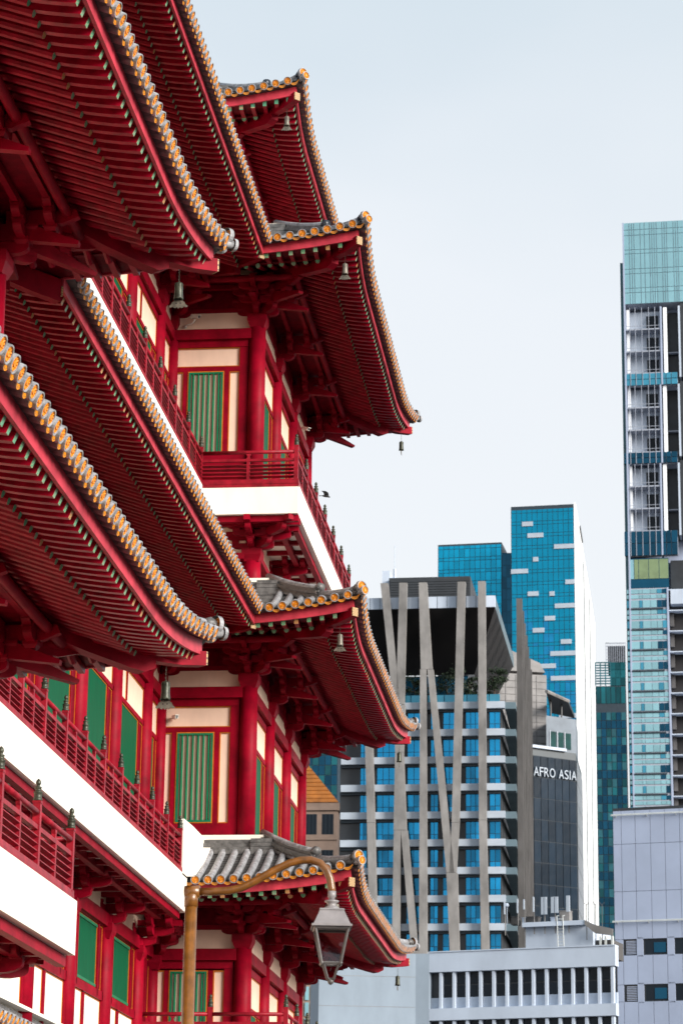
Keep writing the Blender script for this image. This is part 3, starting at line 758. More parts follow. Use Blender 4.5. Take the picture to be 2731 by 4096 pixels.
# ------------------------------------------------------------------ bells, cameras, lamp, bird
def bell(p, size, label, plate_dir, bm='bell_metal'):
    """wind bell hanging from point p"""
    t = thing('wind_bell', p, label, 'bell', 'wind bells under the roof corners'); p = Vector(p); s = size*.78
    k = MB(); n = 7
    for i in range(n):
        c = p-ZZ*(.03+.045*i)*s; a = XX if i % 2 else YY
        k.tube([c+(a*math.cos(x)*.016+ZZ*math.sin(x)*.026)*s for x in [j*math.pi/4 for j in range(9)]], .005*s, 5)
    part('chain', k, 'bronze', t)
    b = MB(); c = p-ZZ*.34*s
    b.lathe(c, [(0, .0), (.05*s, -.005*s), (.085*s, -.02*s), (.092*s, -.05*s), (.094*s, -.12*s), (.098*s, -.13*s), (.10*s, -.26*s), (.112*s, -.38*s), (.118*s, -.42*s), (.10*s, -.41*s), (.09*s, -.2*s)], 24, wob=lambda r, h, a: (-.025*s*abs(math.sin(a*3)) if h < -.3*s else 0))
    b.tube([c+ZZ*.0, c+ZZ*.03*s], .02*s, 6)
    body = part('bell_body', b, bm, t, True)
    for j in range(3):
        for a in range(10):
            st = MB(); an = a*math.pi/5; st.box(c+Vector((math.cos(an)*.094*s, math.sin(an)*.094*s, 0))-ZZ*(.055+.028*j)*s, (.008*s, .008*s, .008*s)); 
            if a == 0: acc = MB()
            acc.add(st.v, st.f)
        part('stud_row', acc, bm, body)
    d = MB(); e = c-ZZ*.40*s; d.tube([e+ZZ*.1*s, e-ZZ*.06*s], .008*s, 6); part('clapper_rod', d, 'bronze', t)
    half = [(0, -.0), (.05, .0), (.09, -.01), (.13, -.04), (.15, -.09), (.19, -.12), (.18, -.15), (.14, -.15), (.12, -.13), (.09, -.16), (.06, -.17), (.04, -.14), (0, -.18)]
    poly = [(x*s, y*s) for x, y in half]+[(-x*s, y*s) for x, y in half[-2:0:-1]]
    d = MB(); pd = Vector(plate_dir).normalized(); poly = [(x*1.15, y*1.15) for x, y in poly]; d.prism(poly, e-ZZ*.05*s, pd, ZZ, pd.cross(ZZ), .008*s); pl = part('clapper_plate', d, 'bell_metal', t)
    for sg in (-1, 1):
        b = MB(); b.lathe(e-ZZ*.125*s+pd*sg*.048*s, [(.017*s, -.012*s), (.017*s, .012*s)], 8, (pd, ZZ, pd.cross(ZZ))); part('hole', b, 'dark_gap', pl)
def hp(S, end, t):
    q = -t if end == 'a' else S.L+t
    return S.P(q, t, zsq(S.ze, t)-.20)
bell(hp(F4[0], 'b', 2.95), .95, 'small pale wind bell under the topmost roof corner against the sky', XX)
bell(hp(F3[0], 'b', 2.85), 1.0, 'pale wind bell under the second roof corner from the top, over the balcony', XX)
bell(hp(F2[0], 'b', 2.85), 1.0, 'pale wind bell under the third roof corner from the top of the far pavilion', XX)
bell(hp(F1[0], 'b', 2.85), 1.0, 'wind bell behind the street lantern under the lowest roof corner', XX)
bell(hp(F3[1], 'b', 3.0), .95, 'dark wind bell at the rear tip of the upper roof against the sky', YY, 'bronze')
bell(hp(F2[1], 'b', 3.0), .95, 'dark wind bell at the rear roof tip in front of the concrete lattice office', YY, 'bronze')
bell(hp(F1[1], 'b', 3.0), .95, 'dark wind bell at the lowest rear roof tip in front of the white building', YY, 'bronze')
bell(hp(N2[0], 'b', 2.75), 1.0, 'bronze wind bell at the nearest upper roof tip beside the balcony bracket', XX, 'bronze')
bell(hp(N1[0], 'b', 2.75), 1.0, 'bronze wind bell at the nearest lower roof tip before the slatted window', XX, 'bronze')
mat('cam_white', (.7, .68, .62), .4, .05, 8)
mat('cam_black', (.01, .01, .012), .3, .05, 8)
def cctv(p, d, label, arm=True):
    p = Vector(p); d = Vector(d).normalized(); t = thing('security_camera', p, label, 'camera', 'security cameras on the temple walls'); c = d.cross(ZZ).normalized(); u = c.cross(d)
    if arm:
        k = MB(); k.tube([p, p-YY*.1, p-YY*.16+XX*.16+ZZ*.02, p-YY*.2+XX*.28+ZZ*.06, p-YY*.22+XX*.34+ZZ*.18], .022, 8); k.lathe(p-YY*.01, [(.06, 0), (.06, .02)], 10, (XX, ZZ, -YY)); part('arm', k, 'cam_white', t, True); q = p-YY*.24+XX*.34+ZZ*.22
    else:
        k = MB(); k.tube([p, p+d*.12], .03, 8); part('arm', k, 'cam_white', t, True); q = p+d*.2
    k = MB(); k.box(q, (.14, .05, .045), (d, c, u)); k.box(q+u*.05+d*.02, (.16, .06, .008), (d, c, u)); part('housing', k, 'cam_white', t)
    k = MB(); k.lathe(q+d*.141, [(.038, 0), (.038, .012)], 10, (c, u, d)); part('lens', k, 'cam_black', t)
cctv((-13.15, YF-.05, 29.62), (1, -.5, -.2), 'white security camera on a bent arm on the cream frieze of the upper storey')
cctv((-13.15, YF-.05, 17.62), (.6, -1, -.1), 'small white security camera on the cream panel of the middle storey', False)
_d = at(1206, 1712, 80)-CAM
cctv(CAM+_d*(-10.62/_d.x), (.8, -.6, -.35), 'cream security camera at the rear corner of the upper storey', False)
# bird
mat('crow', (.012, .012, .014), .55, .2, 20)
def bird(p):
    org = Vector(p); p = Vector(); b = MB()
    b.tube([p+Vector((-.17, 0, .015)), p+Vector((-.12, 0, .01)), p+Vector((-.03, 0, 0)), p+Vector((.06, 0, -.01)), p+Vector((.12, 0, -.035)), p+Vector((.155, 0, -.045)), p+Vector((.20, 0, -.06))], [.008, .028, .05, .052, .034, .03, .004], 10)
    for sg in (-1, 1):
        a = p+Vector((.06, .03*sg, .02)); st = [(.10, .0, .0), (.09, .12, .07), (.02, .24, .10), (-.09, .34, .08)]; ch = [.13, .14, .11, .03]
        V = []
        for (x, y, z), c in zip(st, ch):
            q = a+Vector((x-.08, y*sg, z)); V += [q+Vector((c*.4, 0, .006)), q+Vector((0, 0, .016)), q+Vector((-c, 0, -.004)), q+Vector((0, 0, -.004))]
        F = [(i*4+k, i*4+(k+1) % 4, (i+1)*4+(k+1) % 4, (i+1)*4+k) for i in range(3) for k in range(4)]+[(12, 13, 14, 15)]
        b.add(V, F)
    for y in (-.03, 0, .03): b.prism([(0, -.02), (0, .02), (-.13, .035+y), (-.13, y-.02)], p+Vector((-.14, 0, .015)), XX, YY, ZZ, .004)
    b.v = [tuple(org+Vector(v)*.72) for v in b.v]
    return solo('bird', b, 'crow', 'small black bird in flight beside the upper balcony rail', 'bird')
bird(at(1302, 1984, 74))
# street lamp
mat('lamp_ochre', (.20, .075, .010), .38, .22, 7, .12, coat=.4)
mat('lamp_grey', (.24, .225, .23), .35, .1, 6, .05)
mat('lamp_frame', (.10, .092, .09), .4, .15, 8, .05)
def glass_mat(name, col, rough=.05, alpha=.25):
    m = bpy.data.materials.new(name); m.use_nodes = True; b = m.node_tree.nodes['Principled BSDF']
    b.inputs['Base Color'].default_value = (*col, 1); b.inputs['Roughness'].default_value = rough; b.inputs['Transmission Weight'].default_value = 1.0; b.inputs['IOR'].default_value = 1.05
    b.inputs['Alpha'].default_value = alpha; MATS[name] = m
glass_mat('lamp_glass', (.9, .9, .9), .05, .10)
LY = 32.0
base = at(752, 3560, LY); lt = thing('street_lamp', (base.x, LY, 0), 'ochre painted street lamp with curved arm and grey lantern', 'lamp')
top = at(766, 3575, LY)
k = MB(); k.tube([(base.x-.0, LY, 0), (base.x-.0, LY, .4), (top.x, LY, 1.0), (top.x, LY, top.z)], [.14, .14, .078, .075], 18); part('post', k, 'lamp_ochre', lt, True)
k = MB(); k.lathe((top.x, LY, 0), [(.085, top.z-.16), (.085, top.z-.02), (.078, top.z-.01)], 18); k.tube([at(740, 3568, LY), at(800, 3566, LY)], .075, 14); part('elbow', k, 'lamp_ochre', lt, True)
pts = [at(u, v, LY) for u, v in ((800, 3567), (860, 3566), (920, 3562), (965, 3552), (1010, 3530), (1060, 3502), (1110, 3475), (1160, 3452), (1205, 3441), (1245, 3440), (1280, 3452), (1305, 3478), (1320, 3515), (1326, 3555), (1327, 3580))]
k = MB(); k.tube(pts, .048, 14); part('arm', k, 'lamp_ochre', lt, True)
LC = at(1327, 3575, LY); sc = .0045/1.42*1.0
k = MB(); k.lathe(LC, [(.05, .03), (.05, -.04), (.038, -.05), (.038, -.075)], 14); k.lathe(LC, [(.03, -.075), (.085, -.085), (.088, -.10), (.06, -.115), (.05, -.145), (.09, -.17), (.13, -.195)], 16); part('lantern_cap', k, 'lamp_grey', lt, True)
rz = R(9); ax = (Vector((math.cos(rz), math.sin(rz), 0)), Vector((-math.sin(rz), math.cos(rz), 0)), ZZ)
def frus(k, z0, h0, z1, h1, mi=0):
    V = [LC+ax[0]*(h*i)+ax[1]*(h*j)+ZZ*z for z, h in ((z0, h0), (z1, h1)) for i, j in ((-1, -1), (1, -1), (1, 1), (-1, 1))]
    k.add(V, [(3, 2, 1, 0), (4, 5, 6, 7)]+[(j, (j+1) % 4, 4+(j+1) % 4, 4+j) for j in range(4)], mi)
k = MB(); frus(k, -.215, .155, -.195, .145); frus(k, -.395, .225, -.215, .145); frus(k, -.42, .245, -.395, .245); part('lantern_roof', k, 'lamp_grey', lt)
k = MB(); zt_, zb_, ht, hb = -.435, -.85, .205, .115
cs = [LC+ax[0]*(ht*i)+ax[1]*(ht*j)+ZZ*zt_ for i, j in ((-1, -1), (1, -1), (1, 1), (-1, 1))]; cb = [LC+ax[0]*(hb*i)+ax[1]*(hb*j)+ZZ*zb_ for i, j in ((-1, -1), (1, -1), (1, 1), (-1, 1))]
for i in range(4):
    k.tube([cs[i]+ZZ*.03, cb[i]], .017, 6); k.tube([cs[i], cs[(i+1) % 4]], .016, 6); k.tube([cb[i], cb[(i+1) % 4]], .018, 6)
part('lantern_frame', k, 'lamp_frame', lt)
for i in range(4):
    k = MB(); j = (i+1) % 4; k.add([cs[i], cs[j], cb[j], cb[i]], [(0, 1, 2, 3)]); part('glass_pane', k, 'lamp_glass', lt)
k = MB(); ct = LC+ZZ*(-1.06)
for i in range(4): k.tube([cb[i], cb[i]*.75+(ct+ZZ*.1)*.25, cb[i]*.35+ct*.65-ZZ*.04+ZZ*.0, ct], .016, 6); k.lathe(cb[i], [(.0, .03), (.028, 0), (0, -.03)], 8)
k.lathe(ct, [(0, -.05), (.03, -.03), (.04, 0), (.02, .04)], 10); part('lantern_cradle', k, 'lamp_frame', lt, True)

# ------------------------------------------------------------------ city behind
def glassy(name, col, rough=.12, metal=.75, var=.35, spec=.5):
    m = bpy.data.materials.new(name); m.use_nodes = True; n = m.node_tree.nodes; l = m.node_tree.links; b = n['Principled BSDF']
    b.inputs['Roughness'].default_value = rough; b.inputs['Metallic'].default_value = metal; b.inputs['Specular IOR Level'].default_value = spec
    oi = n.new('ShaderNodeObjectInfo'); geo = n.new('ShaderNodeNewGeometry'); nz = n.new('ShaderNodeTexNoise'); nz.inputs['Scale'].default_value = .35; nz.inputs['Detail'].default_value = 3
    l.new(geo.outputs['Position'], nz.inputs['Vector'])
    ad = n.new('ShaderNodeMath'); ad.operation = 'ADD'; l.new(oi.outputs['Random'], ad.inputs[0]); l.new(nz.outputs['Fac'], ad.inputs[1])
    rp = n.new('ShaderNodeValToRGB'); e = rp.color_ramp.elements; hv = n.new('ShaderNodeMath'); hv.operation = 'MULTIPLY'; hv.inputs[1].default_value = .5; l.new(ad.outputs[0], hv.inputs[0])
    e[0].position = .2; e[0].color = tuple(c*(1-var) for c in col)+(1,); e[1].position = .8; e[1].color = tuple(min(1, c*(1+var)) for c in col)+(1,)
    l.new(hv.outputs[0], rp.inputs['Fac']); l.new(rp.outputs[0], b.inputs['Base Color'])
    wv = n.new('ShaderNodeTexNoise'); wv.inputs['Scale'].default_value = .6; l.new(geo.outputs['Position'], wv.inputs['Vector']); bp = n.new('ShaderNodeBump'); bp.inputs['Strength'].default_value = .08; bp.inputs['Distance'].default_value = .2
    l.new(wv.outputs['Fac'], bp.inputs['Height']); l.new(bp.outputs[0], b.inputs['Normal']); MATS[name] = m
glassy('glass_teal', (.003, .30, .50), var=.22); glassy('glass_blue', (.010, .21, .42), var=.5); glassy('glass_deep', (.006, .06, .11)); glassy('glass_green', (.008, .10, .12), .15, .55, .5)
glassy('glass_pale', (.23, .43, .49), .25, .3, .15); glassy('glass_spandrel', (.05, .26, .38), .2, .5, .2); glassy('glass_black', (.010, .016, .024), .15, .0, .3, .15); glassy('glass_grey', (.006, .016, .030), .2, .0, .3, .04)
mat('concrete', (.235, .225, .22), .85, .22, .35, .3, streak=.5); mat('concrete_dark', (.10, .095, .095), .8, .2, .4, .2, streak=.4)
mat('band_light', (.40, .455, .53), .6, .06, .5); mat('white_clad', (.88, .90, .92), .45, .03, .3); mat('white_wall', (.50, .57, .68), .7, .06, .4, .1, streak=.4)
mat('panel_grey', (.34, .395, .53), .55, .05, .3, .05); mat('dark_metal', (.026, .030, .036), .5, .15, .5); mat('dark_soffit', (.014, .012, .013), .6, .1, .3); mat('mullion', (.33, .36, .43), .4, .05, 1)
mat('mull_dark', (.02, .035, .05), .5, .1, 1); mat('stone', (.26, .25, .25), .8, .12, .6, .2); mat('beige', (.27, .19, .15), .8, .1, .5, .1); mat('roof_orange', (.42, .14, .02), .7, .18, .5, .2); mat('blind_green', (.18, .25, .13), .7, .1, .6)
mat('pipe_white', (.6, .63, .62), .5, .05, 2); mat('foliage', (.018, .04, .015), .7, .4, 1.5); mat('terrace_grey', (.17, .20, .24), .7, .1, .5); mat('blank_white', (.27, .33, .40), .75, .08, .4, .1, streak=.4); mat('bark', (.10, .07, .05), .9, .2, 3); mat('band_shaded', (.10, .15, .18), .5, .1, .3); mat('green_dark', (.006, .05, .05), .4, .2, .5, spec=.05); mat('teal_dark', (.01, .10, .13), .4, .2, .3)
class Face:
    def __init__(s, A, B):
        s.A = Vector((A.x, A.y, 0)); B = Vector((B.x, B.y, 0)); s.u = (B-s.A).normalized(); s.L = (B-s.A).length; s.n = s.u.cross(ZZ)
    def rect(s, m, q0, q1, z0, z1, d0=0, d1=.1, mi=0): m.sweep([s.A+s.u*q0, s.A+s.u*q1], [(d0, z0), (d1, z0), (d1, z1), (d0, z1)], s.n, mi=mi); return m
    def q(s, u, v):
        """pixel column to distance along the face"""
        d = _F+CR*((u-1365.5)/FPX)-CU*((v-2048)/FPX); k = (s.A-Vector((CAM.x, CAM.y, 0))); den = d.x*s.u.y-d.y*s.u.x
        lam = (k.x*s.u.y-k.y*s.u.x)/den; p = CAM+d*lam; return (Vector((p.x, p.y, 0))-s.A).dot(s.u), p.z
def building(name, PL, PR, dep, ztop, label, core, cat='building', z0=0, dirv=None):
    t = thing(name, ((PL.x+PR.x)/2, (PL.y+PR.y)/2, 0), label, cat); t['_of'] = label
    f = Face(PL, PR); d = (dirv if dirv is not None else -f.n*dep); a, b = f.A, f.A+f.u*f.L
    m = MB(); P_ = [a, b, b+d, a+d]; V = [p+ZZ*z0 for p in P_]+[p+ZZ*ztop for p in P_]
    m.add(V, [(3, 2, 1, 0), (4, 5, 6, 7)]+[(j, (j+1) % 4, 4+(j+1) % 4, 4+j) for j in range(4)]); part('wall', m, core, t); return t, f
def panes(t, f, qs, zs, m, name='pane', g=.06, d=(.02, .12), skip=None):
    for i in range(len(qs)-1):
        for j in range(len(zs)-1):
            if skip and skip(i, j): continue
            k = MB(); f.rect(k, qs[i]+g, qs[i+1]-g, zs[j]+g, zs[j+1]-g, *d); piece(name, t, k, m(i, j) if callable(m) else m)
def lins(a, b, n): return [a+(b-a)*i/n for i in range(n+1)]
# tall teal tower and its lower neighbour
PL, PR = at(2042, 2028, 820), at(2293, 2019, 818); zt = PL.z; P2 = atz(2371, 2496, zt)
t, f = building('glass_tower', PL, PR, 60, zt, 'tall blue glass tower with white dashes and a white side', 'mull_dark', dirv=Vector((P2.x-PR.x, P2.y-PR.y, 0)))
t['_of'] = 'tall'
nr = 34; fh = 4.05; zs = [zt-1.2-fh*i for i in range(nr, -1, -1)]; zz_ = []
for i in range(nr): zz_ += [zs[i], zs[i]+fh*.72]
zz_.append(zs[-1]); qs = lins(.1, f.L-.1, 12)
panes(t, f, qs, zz_, lambda i, j: 'glass_teal' if random.random() < (j-22)/30 else 'glass_blue', g=.07)
for (u0, u1, v) in ((2087, 2130, 2098), (2109, 2172, 2144), (2215, 2297, 2188), (2131, 2152, 2239), (2043, 2111, 2288), (2260, 2298, 2329), (2110, 2153, 2377), (2197, 2217, 2376), (2218, 2300, 2425), (2177, 2219, 2475), (2130, 2176, 2523), (2242, 2285, 2568), (2200, 2302, 2616), (2135, 2222, 2667), (2202, 2303, 2715), (2100, 2180, 2765), (2235, 2305, 2865), (2270, 2306, 2960), (2250, 2308, 3010)):
    k = MB(); q0, z0 = f.q(u0, v); q1, _ = f.q(u1, v); f.rect(k, q0, q1, z0-.75, z0+.75, .1, .5); piece('white_panel', t, k, 'band_light')
fs = Face(PR, P2)
for a in (.345, .655): k = MB(); fs.rect(k, fs.L*a, fs.L*(a+.03), 0, PR.z*.985, .0, .75); part('side_joint', k, 'mull_dark', t)
for a, b in ((0, .345), (.36, .655), (.67, 1.0)):
    k = MB(); fs.rect(k, fs.L*a, fs.L*b, 0, zt+.5, .0, .6); part('side_cladding', k, 'white_clad', t)
k = MB(); q0, z0 = fs.q(2308, 2110); q1, z1 = fs.q(2318, 2165); fs.rect(k, q0, q1, z1, z0, .6, 1.0); part('sign', k, 'dark_metal', t, label='dark sign on the white side')
PL, PR = at(1751, 2180, 860), at(2005, 2172, 858); zt = PL.z
t, f = building('glass_tower', PL, PR, 50, zt, 'lower teal glass tower left of the tall one', 'mull_dark'); t['_of'] = 'low'
fh = 4.2; nr = 9; zs = [zt-.6-fh*i for i in range(nr, -1, -1)]; zz_ = []
for i in range(nr): zz_ += [zs[i], zs[i]+fh*.72]
zz_.append(zs[-1]); panes(t, f, lins(.1, f.L-.1, 12), zz_, 'glass_teal', g=.08)
PL, PR = at(2006, 2212, 850), at(2043, 2212, 850)
t, f = building('link_tower', PL, PR, 30, PL.z, 'dark recessed link between the two teal towers', 'glass_deep'); t['_of'] = 'lk'
zs = lins(PL.z-60, PL.z-.5, 15); panes(t, f, lins(.05, f.L-.05, 2), zs, 'glass_deep', g=.12)

# concrete lattice office
YL = 340.0
PL, PR = at(1361, 3056, YL), at(2002, 3050, YL-.5)
floor_v = [2820, 2931, 3041, 3152, 3264, 3375, 3486, 3597, 3708, 3820, 3930]
zb = [at(1700, v, YL).z for v in floor_v]
fhL = (zb[0]-zb[-1])/(len(zb)-1)
t, f = building('lattice_office', PL, PR, 38, zb[0], 'grey office block with slanted concrete fins and blue windows', 'dark_metal'); t['_of'] = 'lat'
for z in [zb[0]-fhL*i for i in range(13)]:
    k = MB(); f.rect(k, .2, f.L+.6, z-.80, z+.1, 0, .9); piece('floor_band', t, k, 'band_light')
    qs = lins(0, f.L+.6, 18)
    k = MB(); f.rect(k, .2, f.L, z-1.15, z-.80, 0, .35); piece('shadow_gap', t, k, 'mull_dark')
cols = [(1366, 1440, 'd'), (1442, 1470, 'w'), (1508, 1580, 'w'), (1629, 1682, 'w'), (1722, 1752, 'w'), (1772, 1822, 'w'), (1862, 1920, 'w'), (1957, 2000, 'w')]
for fi in range(12):
    z1 = zb[0]-fhL*fi-1.15; z0 = zb[0]-fhL*(fi+1)+.1
    for (u0, u1, kd) in cols:
        q0, _ = f.q(u0, 3050); q1, _ = f.q(u1, 3050)
        if kd == 'd': continue
        m = MB(); f.rect(m, q0, q1, z0, z1, -.02, .03); wn = part('window', m, 'mull_dark', t); wn['_of'] = 'lat'
        n_ = 2 if q1-q0 < 1.8 else 3
        for i in range(n_):
            a = q0+(q1-q0)*i/n_; b = q0+(q1-q0)*(i+1)/n_
            for za, zc_ in ((z0+.05, z0+.75), (z0+.82, z1-.05)):
                k = MB(); f.rect(k, a+.04, b-.04, za, zc_, .03, .08); piece('pane', wn, k, 'glass_blue')
def fin(u0, v0, u1, v1, w0, w1):
    q0, z0 = f.q(u0, v0); q1, z1 = f.q(u1, v1); px = 1/30.5
    V = []
    for q, z, w_ in ((q0, z0, w0*px/2), (q1, z1, w1*px/2)):
        V += [f.A+f.u*(q-w_)+f.n*1.0+ZZ*z, f.A+f.u*(q+w_)+f.n*1.0+ZZ*z, f.A+f.u*(q+w_)+f.n*2.0+ZZ*z, f.A+f.u*(q-w_)+f.n*2.0+ZZ*z]
    k = MB(); k.add(V, [(3, 2, 1, 0), (4, 5, 6, 7)]+[(j, (j+1) % 4, 4+(j+1) % 4, 4+j) for j in range(4)]); part('concrete_fin', k, 'concrete', t)
for a in ((1543, 2348, 1593, 2830, 31, 30), (1618, 2346, 1606, 2830, 31, 33), (1604, 2832, 1603, 3020, 44, 34), (1603, 3021, 1606, 3330, 34, 52), (1595, 3331, 1585, 4090, 28, 32), (1622, 3331, 1690, 4090, 26, 32),
          (1696, 2345, 1711, 2690, 33, 46), (1698, 2691, 1697, 4090, 26, 33), (1726, 2691, 1806, 3500, 24, 32), (1850, 2342, 1826, 3300, 32, 30), (1826, 3301, 1815, 3500, 30, 28), (1812, 3501, 1832, 4090, 44, 32),
          (1930, 2340, 1934, 3290, 30, 30), (1934, 3291, 1950, 4090, 30, 32), (1480, 2900, 1490, 3300, 31, 31), (1490, 3301, 1508, 4090, 31, 32)): fin(*a)
# crown: deep flat soffit carried over an open terrace
q0, zr = f.q(1361, 2402); q1, _ = f.q(1981, 2402); _, zr0 = f.q(1700, 2440); _, zs0 = f.q(1700, 2640); _, zt0 = f.q(1700, 2790)
k = MB(); f.rect(k, -1, q1, zr0, zr, 0, .9); part('crown_band', k, 'white_wall', t); k = MB(); f.rect(k, -1, q1-.01, zr0, zr-.01, -34, -.002); part('crown_roof', k, 'band_shaded', t)
for u_ in lins(0, q1, 16)[1:-1]:
    k = MB(); f.rect(k, u_-.03, u_+.03, zr0+.02, zr-.02, .9, .915); piece('joint', t, k, 'mull_dark')
# wedge soffit rising outwards
V = [f.A+f.u*-1+f.n*.85+ZZ*(zr0-.05), f.A+f.u*(q1)+f.n*.85+ZZ*(zr0-.05), f.A+f.u*(q1-3.6)-f.n*9+ZZ*zs0, f.A+f.u*-1-f.n*9+ZZ*zs0, f.A+f.u*(q1)-f.n*33+ZZ*(zr0-.05), f.A+f.u*(q1-3.6)-f.n*33+ZZ*zs0]
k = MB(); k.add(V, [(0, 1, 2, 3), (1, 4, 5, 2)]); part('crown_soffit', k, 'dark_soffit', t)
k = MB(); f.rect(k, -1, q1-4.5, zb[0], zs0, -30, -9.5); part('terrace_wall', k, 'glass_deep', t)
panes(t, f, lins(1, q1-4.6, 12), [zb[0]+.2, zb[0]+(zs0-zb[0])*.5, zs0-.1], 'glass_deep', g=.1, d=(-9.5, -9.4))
panes(t, f, lins(.5, f.L, 14), [zb[0]+.1, zb[0]+1.15], 'glass_spandrel', 'balustrade_pane', .05, (.6, .65))
# penthouse and stair tower on the roof
pa, pb = f.q(1545, 2290)[0], f.q(1872, 2290)[0]; _, zp = f.q(1700, 2285)
k = MB(); f.rect(k, pa, pb, zr+.003, zp, -26, -3); ph = part('plant_room', k, 'dark_metal', t)
for z in lins(zr+.3, zp-.3, 9)[:-1]:
    k = MB(); f.rect(k, pa+.2, pb-.2, z, z+.28, -3, -2.9); piece('louvre', ph, k, 'dark_metal')
pa, pb = f.q(1514, 2290)[0], f.q(1545, 2290)[0]; _, zp2 = f.q(1520, 2252)
k = MB(); f.rect(k, pa, pb-.01, zr+.003, zp2, -12, -4); part('stair_tower', k, 'white_wall', t)
mb_ = MB(); c = f.A+f.u*f.q(1551, 2200)[0]-f.n*8; mb_.tube([c+ZZ*(zp-1), c+ZZ*(zp+2.6)], .22, 6); mb_.tube([c+ZZ*(zp+2.6), c+ZZ*(zp+6)], .05, 5); part('mast', mb_, 'white_wall', t)
# receding side with vertical fins
ps = f.A+f.u*f.L
for i in range(7):
    yy = 2+i*5.2; ztp = f.q(2060, 2378)[1]-i*.4
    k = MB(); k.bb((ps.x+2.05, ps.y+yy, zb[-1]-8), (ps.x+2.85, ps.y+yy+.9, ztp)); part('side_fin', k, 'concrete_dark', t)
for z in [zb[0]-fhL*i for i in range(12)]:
    k = MB(); k.bb((ps.x+.61, ps.y-.3, z-.8), (ps.x+2.0, ps.y+36, z+.1)); piece('floor_band', t, k, 'band_shaded')  # side bands get a darker colour that stands for their shadow
# terrace trees
def tree(p, h, r, label):
    t_ = thing('terrace_tree', p, label, 'tree', 'trees on the office terrace'); p = Vector(p); k = MB()
    k.tube([p, p+Vector((.1, 0, h*.35)), p+Vector((-.05, .1, h*.7))], [.16, .11, .05], 7)
    for i in range(7):
        a = i*.9; z0 = h*(.35+.06*i); k.tube([p+ZZ*z0, p+Vector((math.cos(a)*r*.7, math.sin(a)*r*.7, z0+.5))], [.06, .02], 5)
    part('trunk', k, 'bark', t_); c = MB(); rnd = random.Random(int(p.x*10))
    tiers = [(p+Vector((rnd.uniform(-r, r)*.7, rnd.uniform(-r, r)*.7, h*(.42+.09*i))), rnd.uniform(.45, .8)*r) for i in range(7)]
    for q_, rr in tiers:
        for _ in range(260):
            a = rnd.uniform(0, 6.28); d = rr*math.sqrt(rnd.random()); o = q_+Vector((math.cos(a)*d, math.sin(a)*d, rnd.gauss(0, .16)*rr)); s_ = rnd.uniform(.08, .17)
            x = Vector((rnd.gauss(0, 1), rnd.gauss(0, 1), rnd.gauss(0, .5))).normalized()*s_; y = x.cross(Vector((rnd.gauss(0, 1), rnd.gauss(0, 1), rnd.gauss(0, 1)))).normalized()*s_*.6
            c.add([o-x, o-y, o+x, o+y], [(0, 1, 2, 3)])
    part('crown', c, 'foliage', t_)
for u_, h_, r_, lb in ((1648, 4.6, 2.0, 'dark tree on the office terrace behind the leftmost fins'), (1776, 5.2, 2.3, 'leafy terrace tree between the split fin and its right neighbour'), (1872, 4.4, 1.7, 'small terrace tree just right of the fourth fin'), (1967, 5.4, 1.7, 'feathery terrace tree at the right corner of the office block')):
    q_, _ = f.q(u_, 2800); p_ = f.A+f.u*q_-f.n*3.2+ZZ*(zb[0]); tree(p_, h_, r_, lb)

# stone tower, canopy, dark glass building with roof sign letters
PL = at(1935, 2640, 405); PR = at(2184, 2690, 408)
t, f = building('stone_tower', PL, PR, 20, at(2100, 2685, 405).z, 'grey stone clad tower with curved shoulder behind the concrete fins', 'stone'); t['_of'] = 'st'
zz_ = lins(f.q(2100, 3300)[1], f.q(2100, 2700)[1], 22); panes(t, f, lins(.05, f.L-.05, 6), zz_, 'stone', 'stone_panel', .05, (0, .1))
pk = atz(2184, 2690, 0) if False else None
V = [f.A+f.u*(f.L*.62), f.A+f.u*f.L, f.A+f.u*(f.L*.62)]
k = MB(); zt = f.q(2100, 2685)[1]; k.prism([(f.L*.02, zt), (f.L*.98, zt), (f.L*.90, zt+1.5), (f.L*.62, zt+2.6), (f.L*.02, zt+4.8)], f.A-f.n*6, f.u, ZZ, f.n, 5.9); part('sloped_parapet', k, 'stone', t)
PL = at(2184, 2985, 402); dirn = Vector((1, .70, 0)).normalized(); PR = PL+dirn*Face(PL, PL+dirn*10).q(2302, 2950)[0]
VD = Vector((PR.x/PR.y, 1, 0))
t, f = building('terrace_block', PL, PR, 14, at(2184, 2862, 402).z, 'pale grey stepped block with three green windows under a dark canopy', 'terrace_grey', dirv=VD*10+XX*.3); t['_of'] = 'tb'
za, zb2 = f.q(2200, 2990)[1], f.q(2200, 2925)[1]
for i in range(3):
    k = MB(); f.rect(k, f.L*(.12+.25*i), f.L*(.32+.25*i), za, zb2, .02, .08); w_ = part('window', k, 'green_dark', t); k = MB(); f.rect(k, f.L*(.12+.25*i)-.12, f.L*(.12+.25*i), za-.1, zb2+.1, 0, .15); part('window_frame', k, 'mullion', w_)
P1 = at(2184, 2773, 398); cA = P1; k = MB(); V = [P1, atz(2272, 2813, P1.z), atz(2297, 2873, P1.z), atz(2203, 2853, P1.z)]; V += [v+ZZ*.55 for v in V]
k.add(V, [(3, 2, 1, 0), (4, 5, 6, 7)]+[(j, (j+1) % 4, 4+(j+1) % 4, 4+j) for j in range(4)]); part('canopy', k, 'dark_metal', t)
k = MB(); k.tube([V[0]+ZZ*.3, V[1]+ZZ*.3], .3, 6); part('canopy_edge', k, 'concrete', t)
for a_, b_ in ((.12, .3), (.6, .3)): pp = V[0].lerp(V[1], a_).lerp(V[3].lerp(V[2], a_), b_); k = MB(); k.tube([Vector((pp.x, pp.y, f.q(2184, 2890)[1])), pp+ZZ*.1], .14, 6); part('canopy_post', k, 'dark_metal', t)
